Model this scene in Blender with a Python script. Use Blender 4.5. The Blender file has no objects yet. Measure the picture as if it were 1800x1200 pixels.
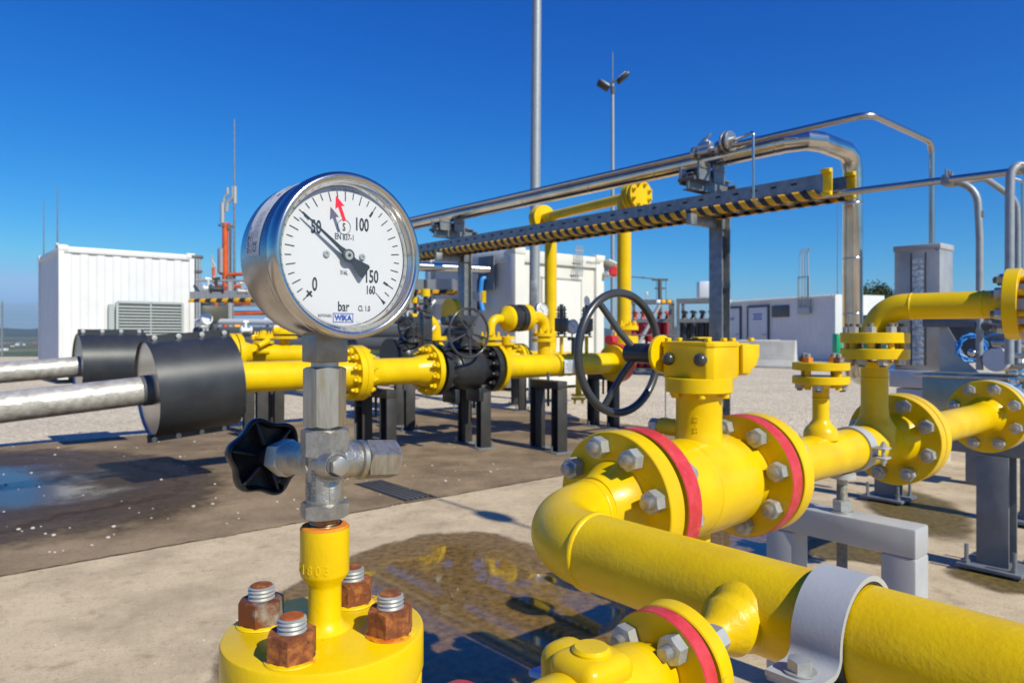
import bpy, bmesh, math, random
from mathutils import Vector as V, Matrix
random.seed(11)
pi = math.pi; rad = math.radians
S = bpy.context.scene
COL = S.collection
# ---- survey: camera height, focal length and horizon measured from the photograph
F, HZ, CX, H = 1250.0, 587.0, 900.0, 1.02
def P(px, py, d): return V(((px-CX)/F*d, d, H-(py-HZ)/F*d))
def G(px, py, z=0.0):
    d = F*(H-z)/(py-HZ); return V(((px-CX)/F*d, d, z))
TH = rad(40.3)
A = V((math.cos(TH), math.sin(TH), 0)); B = V((-A.y, A.x, 0)); Z = V((0, 0, 1)); X = V((1, 0, 0)); Y = V((0, 1, 0))
def at(o, a, b, z): return V(o) + A*a + B*b + Z*z
# ---------------------------------------------------------------- materials
def mat(name, col, rough=.5, metal=0., col2=None, vs=5., vc=(.4, .65), bs=0, bd=0.002, bstr=.3, rvar=0., coat=0., spec=.5, det=6., stretch=None, col3=None, vs3=1., vc3=(.5, .7), bs2=0, bd2=.001):
    m = bpy.data.materials.new(name); m.use_nodes = True
    nt = m.node_tree; N = nt.nodes; L = nt.links
    p = N['Principled BSDF']
    p.inputs['Base Color'].default_value = (*col, 1); p.inputs['Roughness'].default_value = rough
    p.inputs['Metallic'].default_value = metal; p.inputs['Coat Weight'].default_value = coat
    p.inputs['Coat Roughness'].default_value = .12; p.inputs['Specular IOR Level'].default_value = spec
    tc = N.new('ShaderNodeTexCoord'); src = tc.outputs['Object']
    if stretch:
        mp = N.new('ShaderNodeMapping'); mp.inputs['Scale'].default_value = stretch; L.new(src, mp.inputs['Vector']); src = mp.outputs['Vector']
    def noise(s, d=det, w=.6):
        n = N.new('ShaderNodeTexNoise'); n.inputs['Scale'].default_value = s; n.inputs['Detail'].default_value = d; n.inputs['Roughness'].default_value = w
        L.new(src, n.inputs['Vector']); return n.outputs['Fac']
    def ramp(f, a, b):
        r = N.new('ShaderNodeMapRange'); r.inputs['From Min'].default_value = a; r.inputs['From Max'].default_value = b; L.new(f, r.inputs['Value']); return r.outputs['Result']
    last = None
    if col2:
        f = ramp(noise(vs), *vc)
        mx = N.new('ShaderNodeMix'); mx.data_type = 'RGBA'; L.new(f, mx.inputs['Factor'])
        mx.inputs['A'].default_value = (*col, 1); mx.inputs['B'].default_value = (*col2, 1); last = mx.outputs['Result']
        L.new(last, p.inputs['Base Color'])
        if rvar:
            rr = N.new('ShaderNodeMapRange'); rr.inputs['To Min'].default_value = rough; rr.inputs['To Max'].default_value = rough+rvar; L.new(f, rr.inputs['Value']); L.new(rr.outputs['Result'], p.inputs['Roughness'])
    if col3:
        f = ramp(noise(vs3), *vc3)
        mx = N.new('ShaderNodeMix'); mx.data_type = 'RGBA'; L.new(f, mx.inputs['Factor'])
        mx.inputs['A'].default_value = (*col, 1)
        if last: L.new(last, mx.inputs['A'])
        mx.inputs['B'].default_value = (*col3, 1); L.new(mx.outputs['Result'], p.inputs['Base Color'])
    if bs:
        b = N.new('ShaderNodeBump'); b.inputs['Strength'].default_value = bstr; b.inputs['Distance'].default_value = bd
        L.new(noise(bs, 3, .55), b.inputs['Height']); L.new(b.outputs['Normal'], p.inputs['Normal'])
        if bs2:
            b2 = N.new('ShaderNodeBump'); b2.inputs['Strength'].default_value = bstr; b2.inputs['Distance'].default_value = bd2
            L.new(noise(bs2, 3, .55), b2.inputs['Height']); L.new(b.outputs['Normal'], b2.inputs['Normal']); L.new(b2.outputs['Normal'], p.inputs['Normal'])
    return m
YEL = (.79, .53, .001); YEL2 = (.68, .435, .001)
M = {}
M['yellow'] = mat('yellow_paint', YEL, .30, col2=YEL2, vs=9, bs=330, bd=.0006, bstr=.42, coat=.05, spec=.32, bs2=60, bd2=.0006, col3=(.50, .33, .02), vs3=38, vc3=(.66, .74))
M['yellow_rough'] = mat('yellow_paint_textured', YEL, .34, col2=YEL2, vs=9, bs=170, bd=.0012, bstr=.5, coat=.04, spec=.3, bs2=40, bd2=.0008, col3=(.45, .22, .01), vs3=30, vc3=(.68, .82))
M['yellow_smooth'] = mat('yellow_paint_smooth', YEL, .3, col2=YEL2, vs=4, bs=40, bd=.0004, coat=.05, spec=.3)
M['red'] = mat('red_paint', (.62, .028, .035), .38, col2=(.48, .02, .025), vs=30, bs=300, bd=.0005, coat=.1)
M['red_edge'] = mat('red_paint_worn', (.60, .05, .06), .4, col2=(.52, .03, .035), vs=40, vc=(.4, .6), bs=260, bd=.0006, col3=(.7, .2, .2), vs3=60, vc3=(.62, .8))
M['zinc'] = mat('galvanised_nut', (.50, .51, .50), .42, .5, col2=(.34, .345, .33), vs=90, vc=(.35, .75), bs=420, bd=.0003, rvar=.15)
M['stud'] = mat('stud_steel', (.42, .41, .37), .45, .45, col2=(.30, .27, .22), vs=120, bs=300, bd=.0003)
M['rust'] = mat('rusty_nut', (.17, .048, .014), .85, col2=(.36, .12, .028), vs=150, vc=(.46, .62), bs=320, bd=.0009, bstr=.6, col3=(.055, .02, .01), vs3=230, vc3=(.58, .72))
M['rust_zinc'] = mat('half_rusted_zinc', (.36, .34, .31), .55, .4, col2=(.19, .055, .017), vs=48, vc=(.36, .50), bs=320, bd=.0007, bstr=.5)
M['rust_bright'] = mat('orange_rust', (.38, .085, .012), .8, col2=(.20, .045, .012), vs=160, bs=260, bd=.0008, bstr=.5)
M['rust_orange'] = mat('fresh_orange_rust', (.62, .16, .01), .7, col2=(.72, .30, .01), vs=70, bs=200, bd=.0006)
M['yellow_rust'] = mat('yellow_with_rust', YEL, .4, col2=(.55, .13, .01), vs=55, vc=(.5, .62), bs=300, bd=.0008)
M['steel'] = mat('brushed_stainless', (.58, .55, .51), .38, 1., col2=(.47, .45, .42), vs=30, bs=500, bd=.00015, rvar=.08)
M['case'] = mat('satin_stainless_case', (.50, .49, .48), .24, 1., col2=(.43, .41, .39), vs=45, vc=(.45, .7), bs=220, bd=.00008, rvar=.1, col3=(.2, .19, .17), vs3=160, vc3=(.7, .8))
M['polish'] = mat('polished_stainless', (.66, .64, .60), .14, 1., bs=300, bd=.00006)
M['bezel'] = mat('satin_bezel', (.64, .61, .57), .21, 1., col2=(.54, .51, .47), vs=60, bs=260, bd=.00008)
M['cast'] = mat('cast_stainless', (.47, .45, .42), .44, .85, col2=(.30, .29, .265), vs=160, vc=(.35, .7), bs=460, bd=.0008, bstr=.6)
M['hexsteel'] = mat('streaked_hex_bar', (.50, .48, .43), .4, .9, col2=(.36, .33, .27), vs=260, bs=700, bd=.0003, stretch=(1, 1, .12), col3=(.40, .30, .16), vs3=160, vc3=(.6, .75))
M['socket'] = mat('dull_socket_steel', (.30, .30, .29), .42, .85, col2=(.22, .215, .2), vs=60, bs=300, bd=.0002)
M['black'] = mat('black_plastic', (.012, .013, .015), .38, bs=600, bd=.0002, bstr=.3)
M['blackpaint'] = mat('black_paint', (.02, .021, .024), .35, col2=(.03, .03, .033), vs=20, bs=120, bd=.0006)
M['charcoal'] = mat('charcoal_paint', (.036, .039, .045), .3, col2=(.05, .053, .06), vs=12, bs=260, bd=.0003, coat=.15)
M['grey'] = mat('light_grey_paint', (.42, .43, .445), .42, col2=(.37, .38, .395), vs=8, bs=260, bd=.0006, bstr=.4, col3=(.28, .22, .17), vs3=22, vc3=(.7, .82))
M['grey_post'] = mat('grey_paint', (.17, .185, .205), .5, col2=(.13, .14, .155), vs=9, bs=220, bd=.0005)
M['galv'] = mat('galvanised_steel', (.30, .32, .34), .42, .55, col2=(.20, .215, .235), vs=16, vc=(.35, .65), bs=60, bd=.0004)
M['galv_matte'] = mat('galvanised_dull', (.35, .38, .41), .5, .35, col2=(.27, .30, .33), vs=26, vc=(.35, .65))
M['post_dark'] = mat('dark_grey_post', (.030, .030, .031), .5, col2=(.048, .044, .040), vs=7)
M['clad'] = mat('polished_cladding', (.74, .71, .66), .20, 1., col2=(.55, .52, .48), vs=3, bs=9, bd=.002, bstr=.25)
M['clad_thin'] = mat('stainless_tube', (.52, .50, .48), .26, 1., bs=20, bd=.0006)
M['wrap'] = mat('weathered_pipe_wrap', (.56, .54, .50), .46, .45, col2=(.36, .33, .29), vs=16, vc=(.38, .65), bs=14, bd=.012, bstr=.6, col3=(.10, .085, .065), vs3=9, vc3=(.66, .75))
M['jacket'] = mat('dark_jacket', (.026, .030, .038), .42, .15, col2=(.040, .044, .052), vs=6, bs=4, bd=.004, bstr=.3)
M['mirror'] = mat('jacket_end_steel', (.60, .58, .54), .28, 1., bs=7, bd=.01, bstr=.3)
M['white'] = mat('white_container_paint', (.68, .685, .69), .45, col2=(.64, .645, .65), vs=2.)
M['cream'] = mat('cream_cabin_paint', (.66, .65, .60), .45, col2=(.62, .61, .565), vs=2.)
M['cabingrey'] = mat('grey_cabin_paint', (.70, .68, .67), .5, col2=(.64, .62, .61), vs=1.)
M['louvre'] = mat('louvre_metal', (.42, .46, .46), .45, .3)
M['dark'] = mat('dark_recess', (.02, .02, .022), .7)
M['darkgrey'] = mat('dark_grey_metal', (.09, .095, .1), .5)
M['olive'] = mat('olive_panel', (.075, .075, .055), .45)
M['orange'] = mat('orange_pipe', (.66, .10, .012), .45, col2=(.5, .08, .012), vs=5)
M['hazyel'] = mat('hazard_yellow', (.90, .46, .01), .5, col2=(.80, .40, .01), vs=20)
M['hazblk'] = mat('hazard_black', (.025, .025, .027), .5)
M['blue'] = mat('blue_hose', (.035, .26, .70), .4)
M['redcyl'] = mat('red_cylinder', (.42, .02, .03), .4, col2=(.36, .02, .025), vs=4)
M['orangecap'] = mat('orange_cap', (.75, .13, .04), .5)
M['green'] = mat('green_paint', (.0, .32, .14), .45)
M['whiteplastic'] = mat('white_plastic', (.78, .79, .8), .4)
M['dial'] = mat('dial_white', (.64, .65, .68), .5)
M['ink'] = mat('black_ink', (.02, .021, .025), .5)
M['inkblue'] = mat('blue_ink', (.02, .07, .42), .5)
M['inkgrey'] = mat('grey_ink', (.12, .13, .14), .5)
M['redmark'] = mat('red_marker', (.78, .012, .03), .45)
M['label'] = mat('silver_label', (.58, .60, .62), .5, .0)
M['frost'] = mat('etched_glass', (.55, .56, .58), .6)
M['bark'] = mat('bark', (.09, .06, .04), .9)
M['concrete'] = mat('barrier_concrete', (.50, .49, .46), .8, col2=(.42, .41, .38), vs=3, bs=30, bd=.002)
M['sign'] = mat('sign_plate', (.60, .62, .66), .4, .2)
M['roof'] = mat('tile_roof', (.23, .095, .06), .8)
M['plaster'] = mat('plaster_wall', (.72, .71, .68), .8)

def glass():
    m = bpy.data.materials.new('clear_glass'); m.use_nodes = True; nt = m.node_tree; N = nt.nodes; L = nt.links
    N.remove(N['Principled BSDF'])
    t = N.new('ShaderNodeBsdfTransparent'); g = N.new('ShaderNodeBsdfGlossy'); g.inputs['Roughness'].default_value = .02
    lw = N.new('ShaderNodeLayerWeight'); lw.inputs['Blend'].default_value = .5; pw = N.new('ShaderNodeMath'); pw.operation = 'POWER'; pw.inputs[1].default_value = 5; L.new(lw.outputs['Facing'], pw.inputs[0])
    fr = N.new('ShaderNodeMath'); fr.operation = 'MULTIPLY_ADD'; L.new(pw.outputs[0], fr.inputs[0]); fr.inputs[1].default_value = .9; fr.inputs[2].default_value = .035; mx = N.new('ShaderNodeMixShader')
    L.new(fr.outputs[0], mx.inputs[0]); L.new(t.outputs[0], mx.inputs[1]); L.new(g.outputs[0], mx.inputs[2]); L.new(mx.outputs[0], N['Material Output'].inputs[0]); return m
M['glass'] = glass()
# ---------------------------------------------------------------- mesh builder
def perp(ax):
    ax = V(ax).normalized(); r = V((0, 0, 1)) if abs(ax.z) < .9 else V((1, 0, 0))
    u = (r - ax*r.dot(ax)).normalized(); return ax, u, ax.cross(u)
def root_loc(o):
    while o.parent: o = o.parent
    return V(o.location)
class MB:
    def __init__(s): s.v = []; s.f = []; s.m = []
    def add(s, vs, fs, mi=0):
        n = len(s.v); s.v += [tuple(v) for v in vs]; s.f += [tuple(i+n for i in f) for f in fs]
        s.m += mi if isinstance(mi, list) else [mi]*len(fs); return s
    def lathe(s, prof, o, ax, seg=32, mi=0, mis=None, a0=0., a1=None, ref=None, rf=None, t0=None):
        ax, u, w = perp(ax); o = V(o)
        if ref is not None: u = (V(ref)-ax*V(ref).dot(ax)).normalized(); w = ax.cross(u)
        full = a1 is None; k = seg if full else seg+1; span = 2*pi if full else a1-a0
        vs, fs, ms = [], [], []
        for (r, h) in prof:
            for i in range(k):
                a = a0+span*i/seg; rr = rf(r, a) if rf else r
                vs.append(o+ax*h+(u*math.cos(a)+w*math.sin(a))*rr)
        for j in range(len(prof)-1):
            for i in range(seg):
                i2 = (i+1) % k
                fs.append((j*k+i, j*k+i2, (j+1)*k+i2, (j+1)*k+i)); ms.append(mis[j] if mis else mi)
        if full:
            if prof[0][0] > 1e-6 and t0 != 'open': fs.append(tuple(range(k))[::-1]); ms.append(mis[0] if mis else mi)
            if prof[-1][0] > 1e-6 and t0 != 'open': fs.append(tuple((len(prof)-1)*k+i for i in range(k))); ms.append(mis[-1] if mis else mi)
        return s.add(vs, fs, ms)
    def cyl(s, a, b, r, seg=24, mi=0, r2=None, ch=0.):
        a, b = V(a), V(b); L = (b-a).length; r2 = r if r2 is None else r2
        pr = [(r, 0), (r2, L)] if not ch else [(r-ch, 0), (r, ch), (r2, L-ch), (r2-ch, L)]
        return s.lathe(pr, a, b-a, seg, mi)
    def tube(s, pts, r, seg=14, mi=0, caps=True):
        pts = [V(p) for p in pts]; n = len(pts); rs = r if isinstance(r, (list, tuple)) else [r]*n
        T = [((pts[min(i+1, n-1)]-pts[i]).normalized()+(pts[i]-pts[max(i-1, 0)]).normalized()).normalized() for i in range(n)]
        _, u, _ = perp(T[0]); vs, fs = [], []
        for i in range(n):
            u = (u-T[i]*u.dot(T[i])).normalized(); w = T[i].cross(u)
            for k in range(seg):
                a = 2*pi*k/seg; vs.append(pts[i]+(u*math.cos(a)+w*math.sin(a))*rs[i])
        for i in range(n-1):
            for k in range(seg):
                k2 = (k+1) % seg; fs.append((i*seg+k, i*seg+k2, (i+1)*seg+k2, (i+1)*seg+k))
        if caps: fs.append(tuple(range(seg))[::-1]); fs.append(tuple((n-1)*seg+k for k in range(seg)))
        return s.add(vs, fs, mi)
    def ring(s, c, n, R, r, seg=64, sg=14, mi=0, arc=None):
        n, u, w = perp(n); c = V(c); vs, fs = [], []
        k = seg if arc is None else seg+1
        for i in range(k):
            a = 2*pi*i/seg if arc is None else arc[0]+(arc[1]-arc[0])*i/seg
            e = u*math.cos(a)+w*math.sin(a)
            for j in range(sg):
                b = 2*pi*j/sg; vs.append(c+e*(R+r*math.cos(b))+n*(r*math.sin(b)))
        for i in range(seg):
            i2 = (i+1) % k
            for j in range(sg):
                j2 = (j+1) % sg; fs.append((i*sg+j, i2*sg+j, i2*sg+j2, i*sg+j2))
        return s.add(vs, fs, mi)
    def box(s, c, size, ax=None, bev=0., mi=0, seg=2):
        ux, uy, uz = ax or (A, B, Z); c = V(c)
        bm = bmesh.new(); bmesh.ops.create_cube(bm, size=1)
        for v in bm.verts: v.co = V((v.co.x*size[0], v.co.y*size[1], v.co.z*size[2]))
        if bev: bmesh.ops.bevel(bm, geom=list(bm.edges), offset=min(bev, min(size)*.45), segments=seg, affect='EDGES', profile=.5)
        bm.verts.index_update()
        vs = [c+ux*v.co.x+uy*v.co.y+uz*v.co.z for v in bm.verts]; fs = [tuple(v.index for v in f.verts) for f in bm.faces]
        bm.free(); return s.add(vs, fs, mi)
    def prism(s, out, o, ux, uy, t, mi=0, bev=0.):
        o, ux, uy = V(o), V(ux), V(uy); un = ux.cross(uy).normalized()
        bm = bmesh.new(); vv = [bm.verts.new((x, y, 0)) for x, y in out]; f = bm.faces.new(vv)
        r = bmesh.ops.extrude_face_region(bm, geom=[f]); 
        for v in [g for g in r['geom'] if isinstance(g, bmesh.types.BMVert)]: v.co.z = t
        if bev: bmesh.ops.bevel(bm, geom=list(bm.edges), offset=bev, segments=2, affect='EDGES', profile=.5)
        bmesh.ops.recalc_face_normals(bm, faces=list(bm.faces)); bm.verts.index_update()
        vs = [o+ux*v.co.x+uy*v.co.y+un*v.co.z for v in bm.verts]; fs = [tuple(v.index for v in f.verts) for f in bm.faces]
        bm.free(); return s.add(vs, fs, mi)
    def hexn(s, o, ax, af, h, mi=0, ref=None, both=False, base=0., ch=.0):
        ap = af/2; rc = ap*1.02
        def rh(a): return ap/math.cos((a % (pi/3))-pi/6)
        pr = []
        K = 36
        ax, u, w = perp(ax); o = V(o)
        if ref is not None: u = (V(ref)-ax*V(ref).dot(ax)).normalized(); w = ax.cross(u)
        def ringv(f): return [f(2*pi*i/K) for i in range(K)]
        rows = []
        if both: rows += [ringv(lambda a: (ap*.93, 0)), ringv(lambda a: (rh(a), max(.0, (rh(a)-rc*.96)*.6)))]
        else: rows += [ringv(lambda a: (rh(a), 0))]
        rows += [ringv(lambda a: (rh(a), h-max(0., (rh(a)-rc*.96)*.6))), ringv(lambda a: (ap*.93, h))]
        vs = [o+ax*t+(u*math.cos(2*pi*i/K)+w*math.sin(2*pi*i/K))*r for row in rows for i, (r, t) in enumerate(row)]
        fs = [(j*K+i, j*K+(i+1) % K, (j+1)*K+(i+1) % K, (j+1)*K+i) for j in range(len(rows)-1) for i in range(K)]
        fs += [tuple(range(K))[::-1], tuple((len(rows)-1)*K+i for i in range(K))]
        return s.add(vs, fs, mi)
    def stud(s, o, ax, r, h, mi=0, pitch=.002, seg=20):
        pr = [(r, 0)]; n = max(2, int(h/pitch))
        for i in range(n): pr += [(r, h*(i+.3)/n*.88), (r*.88, h*(i+.75)/n*.88)]
        pr += [(r*.97, h*.9), (r*.8, h), (0, h)]
        return s.lathe(pr, o, ax, seg, mi)
    def obj(s, name, mats, parent=None, loc=None, angle=32, flat=False, recalc=True):
        off = root_loc(parent) if parent else V(loc or (0, 0, 0))
        me = bpy.data.meshes.new(name)
        me.from_pydata([(v[0]-off.x, v[1]-off.y, v[2]-off.z) for v in s.v], [], s.f)
        for mm in (mats if isinstance(mats, (list, tuple)) else [mats]): me.materials.append(M[mm] if isinstance(mm, str) else mm)
        me.polygons.foreach_set('material_index', s.m)
        if recalc:
            bm = bmesh.new(); bm.from_mesh(me); bmesh.ops.recalc_face_normals(bm, faces=list(bm.faces)); bm.to_mesh(me); bm.free()
        if not flat:
            me.polygons.foreach_set('use_smooth', [True]*len(me.polygons)); me.set_sharp_from_angle(angle=rad(angle))
        me.update()
        o = bpy.data.objects.new(name, me); COL.objects.link(o)
        if parent: o.parent = parent
        else: o.location = off
        return o
def tag(o, label, cat, group=None):
    o['label'] = label; o['category'] = cat
    if group: o['group'] = group
    return o
def thing(name, label, cat, loc, group=None):
    o = bpy.data.objects.new(name, None); COL.objects.link(o); o.location = V(loc); o.empty_display_size = .1
    return tag(o, label, cat, group)
def struct(o, kind='structure'):
    o['kind'] = kind; return o
def copy_tree(o, parent=None):
    c = o.copy(); COL.objects.link(c)
    if parent: c.parent = parent
    for ch in list(o.children): copy_tree(ch, c)
    return c
def dup(root, loc, rotz=0., label=None, scale=None):
    c = copy_tree(root); c.location = V(loc); c.rotation_euler = (0, 0, rotz)
    if label: c['label'] = label
    if scale: c.scale = scale
    return c
def bendpath(pts, r, n=8):
    pts = [V(p) for p in pts]; out = [pts[0]]
    rs = r if isinstance(r, (list, tuple)) else [r]*len(pts)
    for i in range(1, len(pts)-1):
        p, q, w = pts[i-1], pts[i], pts[i+1]; d1 = (p-q).normalized(); d2 = (w-q).normalized()
        an = d1.angle(d2); tl = rs[i]/math.tan(an/2); tl = min(tl, (p-q).length*.99, (w-q).length*.99); rr = tl*math.tan(an/2)
        bis = (d1+d2).normalized(); c = q+bis*(rr/math.sin(an/2)); a = q+d1*tl-c; b = q+d2*tl-c
        tot = a.angle(b); ax = a.cross(b).normalized()
        for k in range(n+1): out.append(c+Matrix.Rotation(tot*k/n, 3, ax) @ a)
    return out+[pts[-1]]
_tc = {}
def text(st, size, sx=1., bold=0.):
    key = (st, size, sx, bold)
    if key in _tc: return _tc[key]
    cu = bpy.data.curves.new('t', 'FONT'); cu.body = st; cu.size = size; cu.align_x = 'CENTER'; cu.align_y = 'CENTER'; cu.resolution_u = 3; cu.offset = bold
    o = bpy.data.objects.new('t', cu); COL.objects.link(o); dg = bpy.context.evaluated_depsgraph_get(); dg.update()
    me = bpy.data.meshes.new_from_object(o.evaluated_get(dg))
    vs = [(v.co.x*sx, v.co.y) for v in me.vertices]; fs = [tuple(p.vertices) for p in me.polygons]
    bpy.data.objects.remove(o); bpy.data.curves.remove(cu); bpy.data.meshes.remove(me)
    if vs:
        cx = (min(v[0] for v in vs)+max(v[0] for v in vs))/2; cy = (min(v[1] for v in vs)+max(v[1] for v in vs))/2
        vs = [(x-cx, y-cy) for x, y in vs]
    _tc[key] = (vs, fs); return _tc[key]
def put_text(mb, st, size, o, ux, uy, mi=0, sx=1., bold=0., rot=0.):
    vs, fs = text(st, size, sx, bold); c, s_ = math.cos(rot), math.sin(rot)
    mb.add([V(o)+V(ux)*(x*c-y*s_)+V(uy)*(x*s_+y*c) for x, y in vs], fs, mi)
def raise_text(mb, st, size, o, ux, uy, h, mi=0, sx=1.):
    "raised lettering: the outline extruded by h"
    vs, fs = text(st, size, sx, size*.02); n = V(ux).cross(V(uy)).normalized()
    k = len(vs); allv = [V(o)+V(ux)*x+V(uy)*y for x, y in vs]; top = [p+n*h for p in allv]
    ed = {}
    for f in fs:
        for i in range(len(f)):
            e = (f[i], f[(i+1) % len(f)]); kk = tuple(sorted(e)); ed.setdefault(kk, []).append(e)
    ff = [tuple(i+k for i in f) for f in fs]
    for kk, es in ed.items():
        if len(es) == 1: a, b = es[0]; ff.append((a, b, b+k, a+k))
    mb.add(allv+top, ff, mi)
# bolts round a flange: nuts as parts, stud ends as their sub-parts
def bolts(parent, c, ax, bcr, n, phase, af, h, sr, sl, nm='zinc', sm='stud', rot=0., name='hex_nut', skip=(), mats=None):
    ax, u, w = perp(ax); first = None; c = V(c)
    for i in range(n):
        if i in skip: continue
        a = phase+2*pi*i/n; p = c+(u*math.cos(a)+w*math.sin(a))*bcr
        ra = rot+i*1.9; ref = u*math.cos(ra)+w*math.sin(ra)
        nmm = mats[i % len(mats)] if mats else nm
        o = MB().hexn(p, ax, af, h, 0, ref).obj(name, nmm, parent)
        MB().stud(p+ax*(h-.0005), ax, sr, sl, 0, max(.0015, sl/5)).obj('stud', sm, o)
def wn_flange(mb, c, ax, R, t, pr, hub, hl, mi=0, rim=None, seg=64, ch=.002):
    "weld-neck flange: face at c, hub tapering along +ax"
    prof = [(0, 0), (R-ch, 0), (R, ch), (R, t-ch), (R-ch, t), (hub+.004, t), (hub, t+.004), (pr+(hub-pr)*.25, t+hl*.7), (pr, t+hl)]
    mis = [mi]*len(prof)
    if rim is not None: mis[2] = rim; mis[1] = rim; mis[3] = rim
    mb.lathe(prof, c, ax, seg, mi, mis)
HAZE = True
# ================================================================= camera, sky, sun
cam = bpy.data.cameras.new('camera'); co = bpy.data.objects.new('camera', cam); COL.objects.link(co)
co.location = (0, 0, H); co.rotation_euler = (pi/2, 0, 0); cam.sensor_width = 36; cam.lens = 25
cam.shift_y = -(600-HZ)/1800; cam.clip_start = .02; cam.clip_end = 40000
cam.dof.use_dof = True; cam.dof.focus_distance = .56; cam.dof.aperture_fstop = 17
S.camera = co
EL, SA = rad(40), rad(-47)
sd = V((math.cos(EL)*math.cos(SA), math.cos(EL)*math.sin(SA), math.sin(EL)))
sl = bpy.data.lights.new('sun', 'SUN'); sl.energy = 4.6; sl.angle = rad(.53); sl.color = (1., .955, .785)
so = bpy.data.objects.new('sun', sl); COL.objects.link(so); so.rotation_euler = sd.to_track_quat('Z', 'Y').to_euler()
so.location = (0, 0, 30)
w = bpy.data.worlds.new('World'); S.world = w; w.use_nodes = True; nt = w.node_tree
sk = nt.nodes.new('ShaderNodeTexSky'); sk.sky_type = 'NISHITA'; sk.sun_disc = False; sk.sun_elevation = EL; sk.sun_rotation = math.atan2(sd.x, sd.y)
sk.altitude = 500; sk.air_density = 1.0; sk.dust_density = .2; sk.ozone_density = 3.0
gm = nt.nodes.new('ShaderNodeHueSaturation'); gm.inputs['Saturation'].default_value = 1.12
# polarised, deep blue air: each channel through its own power curve (a colour grade of the whole sky, seen alike by every ray)
sc_ = nt.nodes.new('ShaderNodeSeparateColor'); cc_ = nt.nodes.new('ShaderNodeCombineColor'); nt.links.new(sk.outputs[0], gm.inputs['Color']); nt.links.new(gm.outputs[0], sc_.inputs[0])
NV = .0974
for i_, (p_, k_) in enumerate(((2.2, 1.3), (1.3, 1.13), (.78, 1.25))):
    a_ = nt.nodes.new('ShaderNodeMath'); a_.operation = 'MULTIPLY'; a_.inputs[1].default_value = NV; nt.links.new(sc_.outputs[i_], a_.inputs[0])
    b_ = nt.nodes.new('ShaderNodeMath'); b_.operation = 'MINIMUM'; b_.inputs[1].default_value = (.60, .69, .80)[i_]; nt.links.new(a_.outputs[0], b_.inputs[0])
    c_ = nt.nodes.new('ShaderNodeMath'); c_.operation = 'POWER'; c_.inputs[1].default_value = p_; nt.links.new(b_.outputs[0], c_.inputs[0])
    d_ = nt.nodes.new('ShaderNodeMath'); d_.operation = 'MULTIPLY'; d_.inputs[1].default_value = k_/NV; nt.links.new(c_.outputs[0], d_.inputs[0]); nt.links.new(d_.outputs[0], cc_.inputs[i_])
nt.links.new(cc_.outputs[0], nt.nodes['Background'].inputs[0])
nt.nodes['Background'].inputs[1].default_value = .078
S.view_settings.view_transform = 'Standard'; S.view_settings.look = 'None'; S.view_settings.exposure = .18; S.view_settings.gamma = 1
S.cycles.max_bounces = 8; S.cycles.transparent_max_bounces = 12; S.cycles.caustics_reflective = False; S.cycles.caustics_refractive = False
try: S.cycles.use_denoising = True
except Exception: pass
# ================================================================= ground materials
def ground_mat(name, base, dark, lo, specks=None, bump=(90, .004), stain=None, big=None, rough=.9):
    m = bpy.data.materials.new(name); m.use_nodes = True; nt = m.node_tree; N = nt.nodes; L = nt.links; p = N['Principled BSDF']
    p.inputs['Roughness'].default_value = rough; p.inputs['Specular IOR Level'].default_value = .25
    tc = N.new('ShaderNodeTexCoord')
    def noise(s, d=8, w=.65):
        n = N.new('ShaderNodeTexNoise'); n.inputs['Scale'].default_value = s; n.inputs['Detail'].default_value = d; n.inputs['Roughness'].default_value = w
        L.new(tc.outputs['Object'], n.inputs['Vector']); return n.outputs['Fac']
    def mixc(f, a, b, lo, hi):
        r = N.new('ShaderNodeMapRange'); r.inputs['From Min'].default_value = lo; r.inputs['From Max'].default_value = hi; L.new(f, r.inputs['Value'])
        mx = N.new('ShaderNodeMix'); mx.data_type = 'RGBA'; L.new(r.outputs[0], mx.inputs['Factor'])
        for k, v in (('A', a), ('B', b)):
            if isinstance(v, tuple): mx.inputs[k].default_value = (*v, 1)
            else: L.new(v, mx.inputs[k])
        return mx.outputs['Result']
    c = mixc(noise(lo), base, dark, .4, .68)
    if big: c = mixc(noise(big[0], 6, .6), c, big[1], big[2], big[3])
    if stain: c = mixc(noise(stain[0], 9, .7), c, stain[1], stain[2], stain[3])
    c = mixc(noise(150, 4, .7), c, tuple(x*.33 for x in dark), .57, .70)
    c = mixc(noise(42, 9, .78), c, tuple(x*.55 for x in dark), .55, .68)
    c = mixc(noise(1.3, 10, .75), c, tuple(x*.8 for x in dark), .50, .70)
    if specks: c = mixc(noise(specks[0], 2, .5), c, specks[1], specks[2], specks[2]+.05)
    L.new(c, p.inputs['Base Color'])
    b = N.new('ShaderNodeBump'); b.inputs['Distance'].default_value = bump[1]; b.inputs['Strength'].default_value = .5; L.new(noise(bump[0], 5, .6), b.inputs['Height']); L.new(b.outputs[0], p.inputs['Normal'])
    return m
M['pale'] = ground_mat('pale_concrete', (.64, .51, .335), (.47, .365, .24), 3.2, (170, (.60, .52, .42), .68), (110, .006), (9, (.22, .155, .095), .54, .82), (.55, (.28, .20, .125), .54, .78))
M['slab'] = ground_mat('worn_dark_slab', (.33, .24, .148), (.17, .12, .072), 2.2, (120, (.46, .39, .31), .67), (70, .008), (14, (.34, .28, .21), .56, .78), (.45, (.10, .07, .045), .5, .72))
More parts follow.
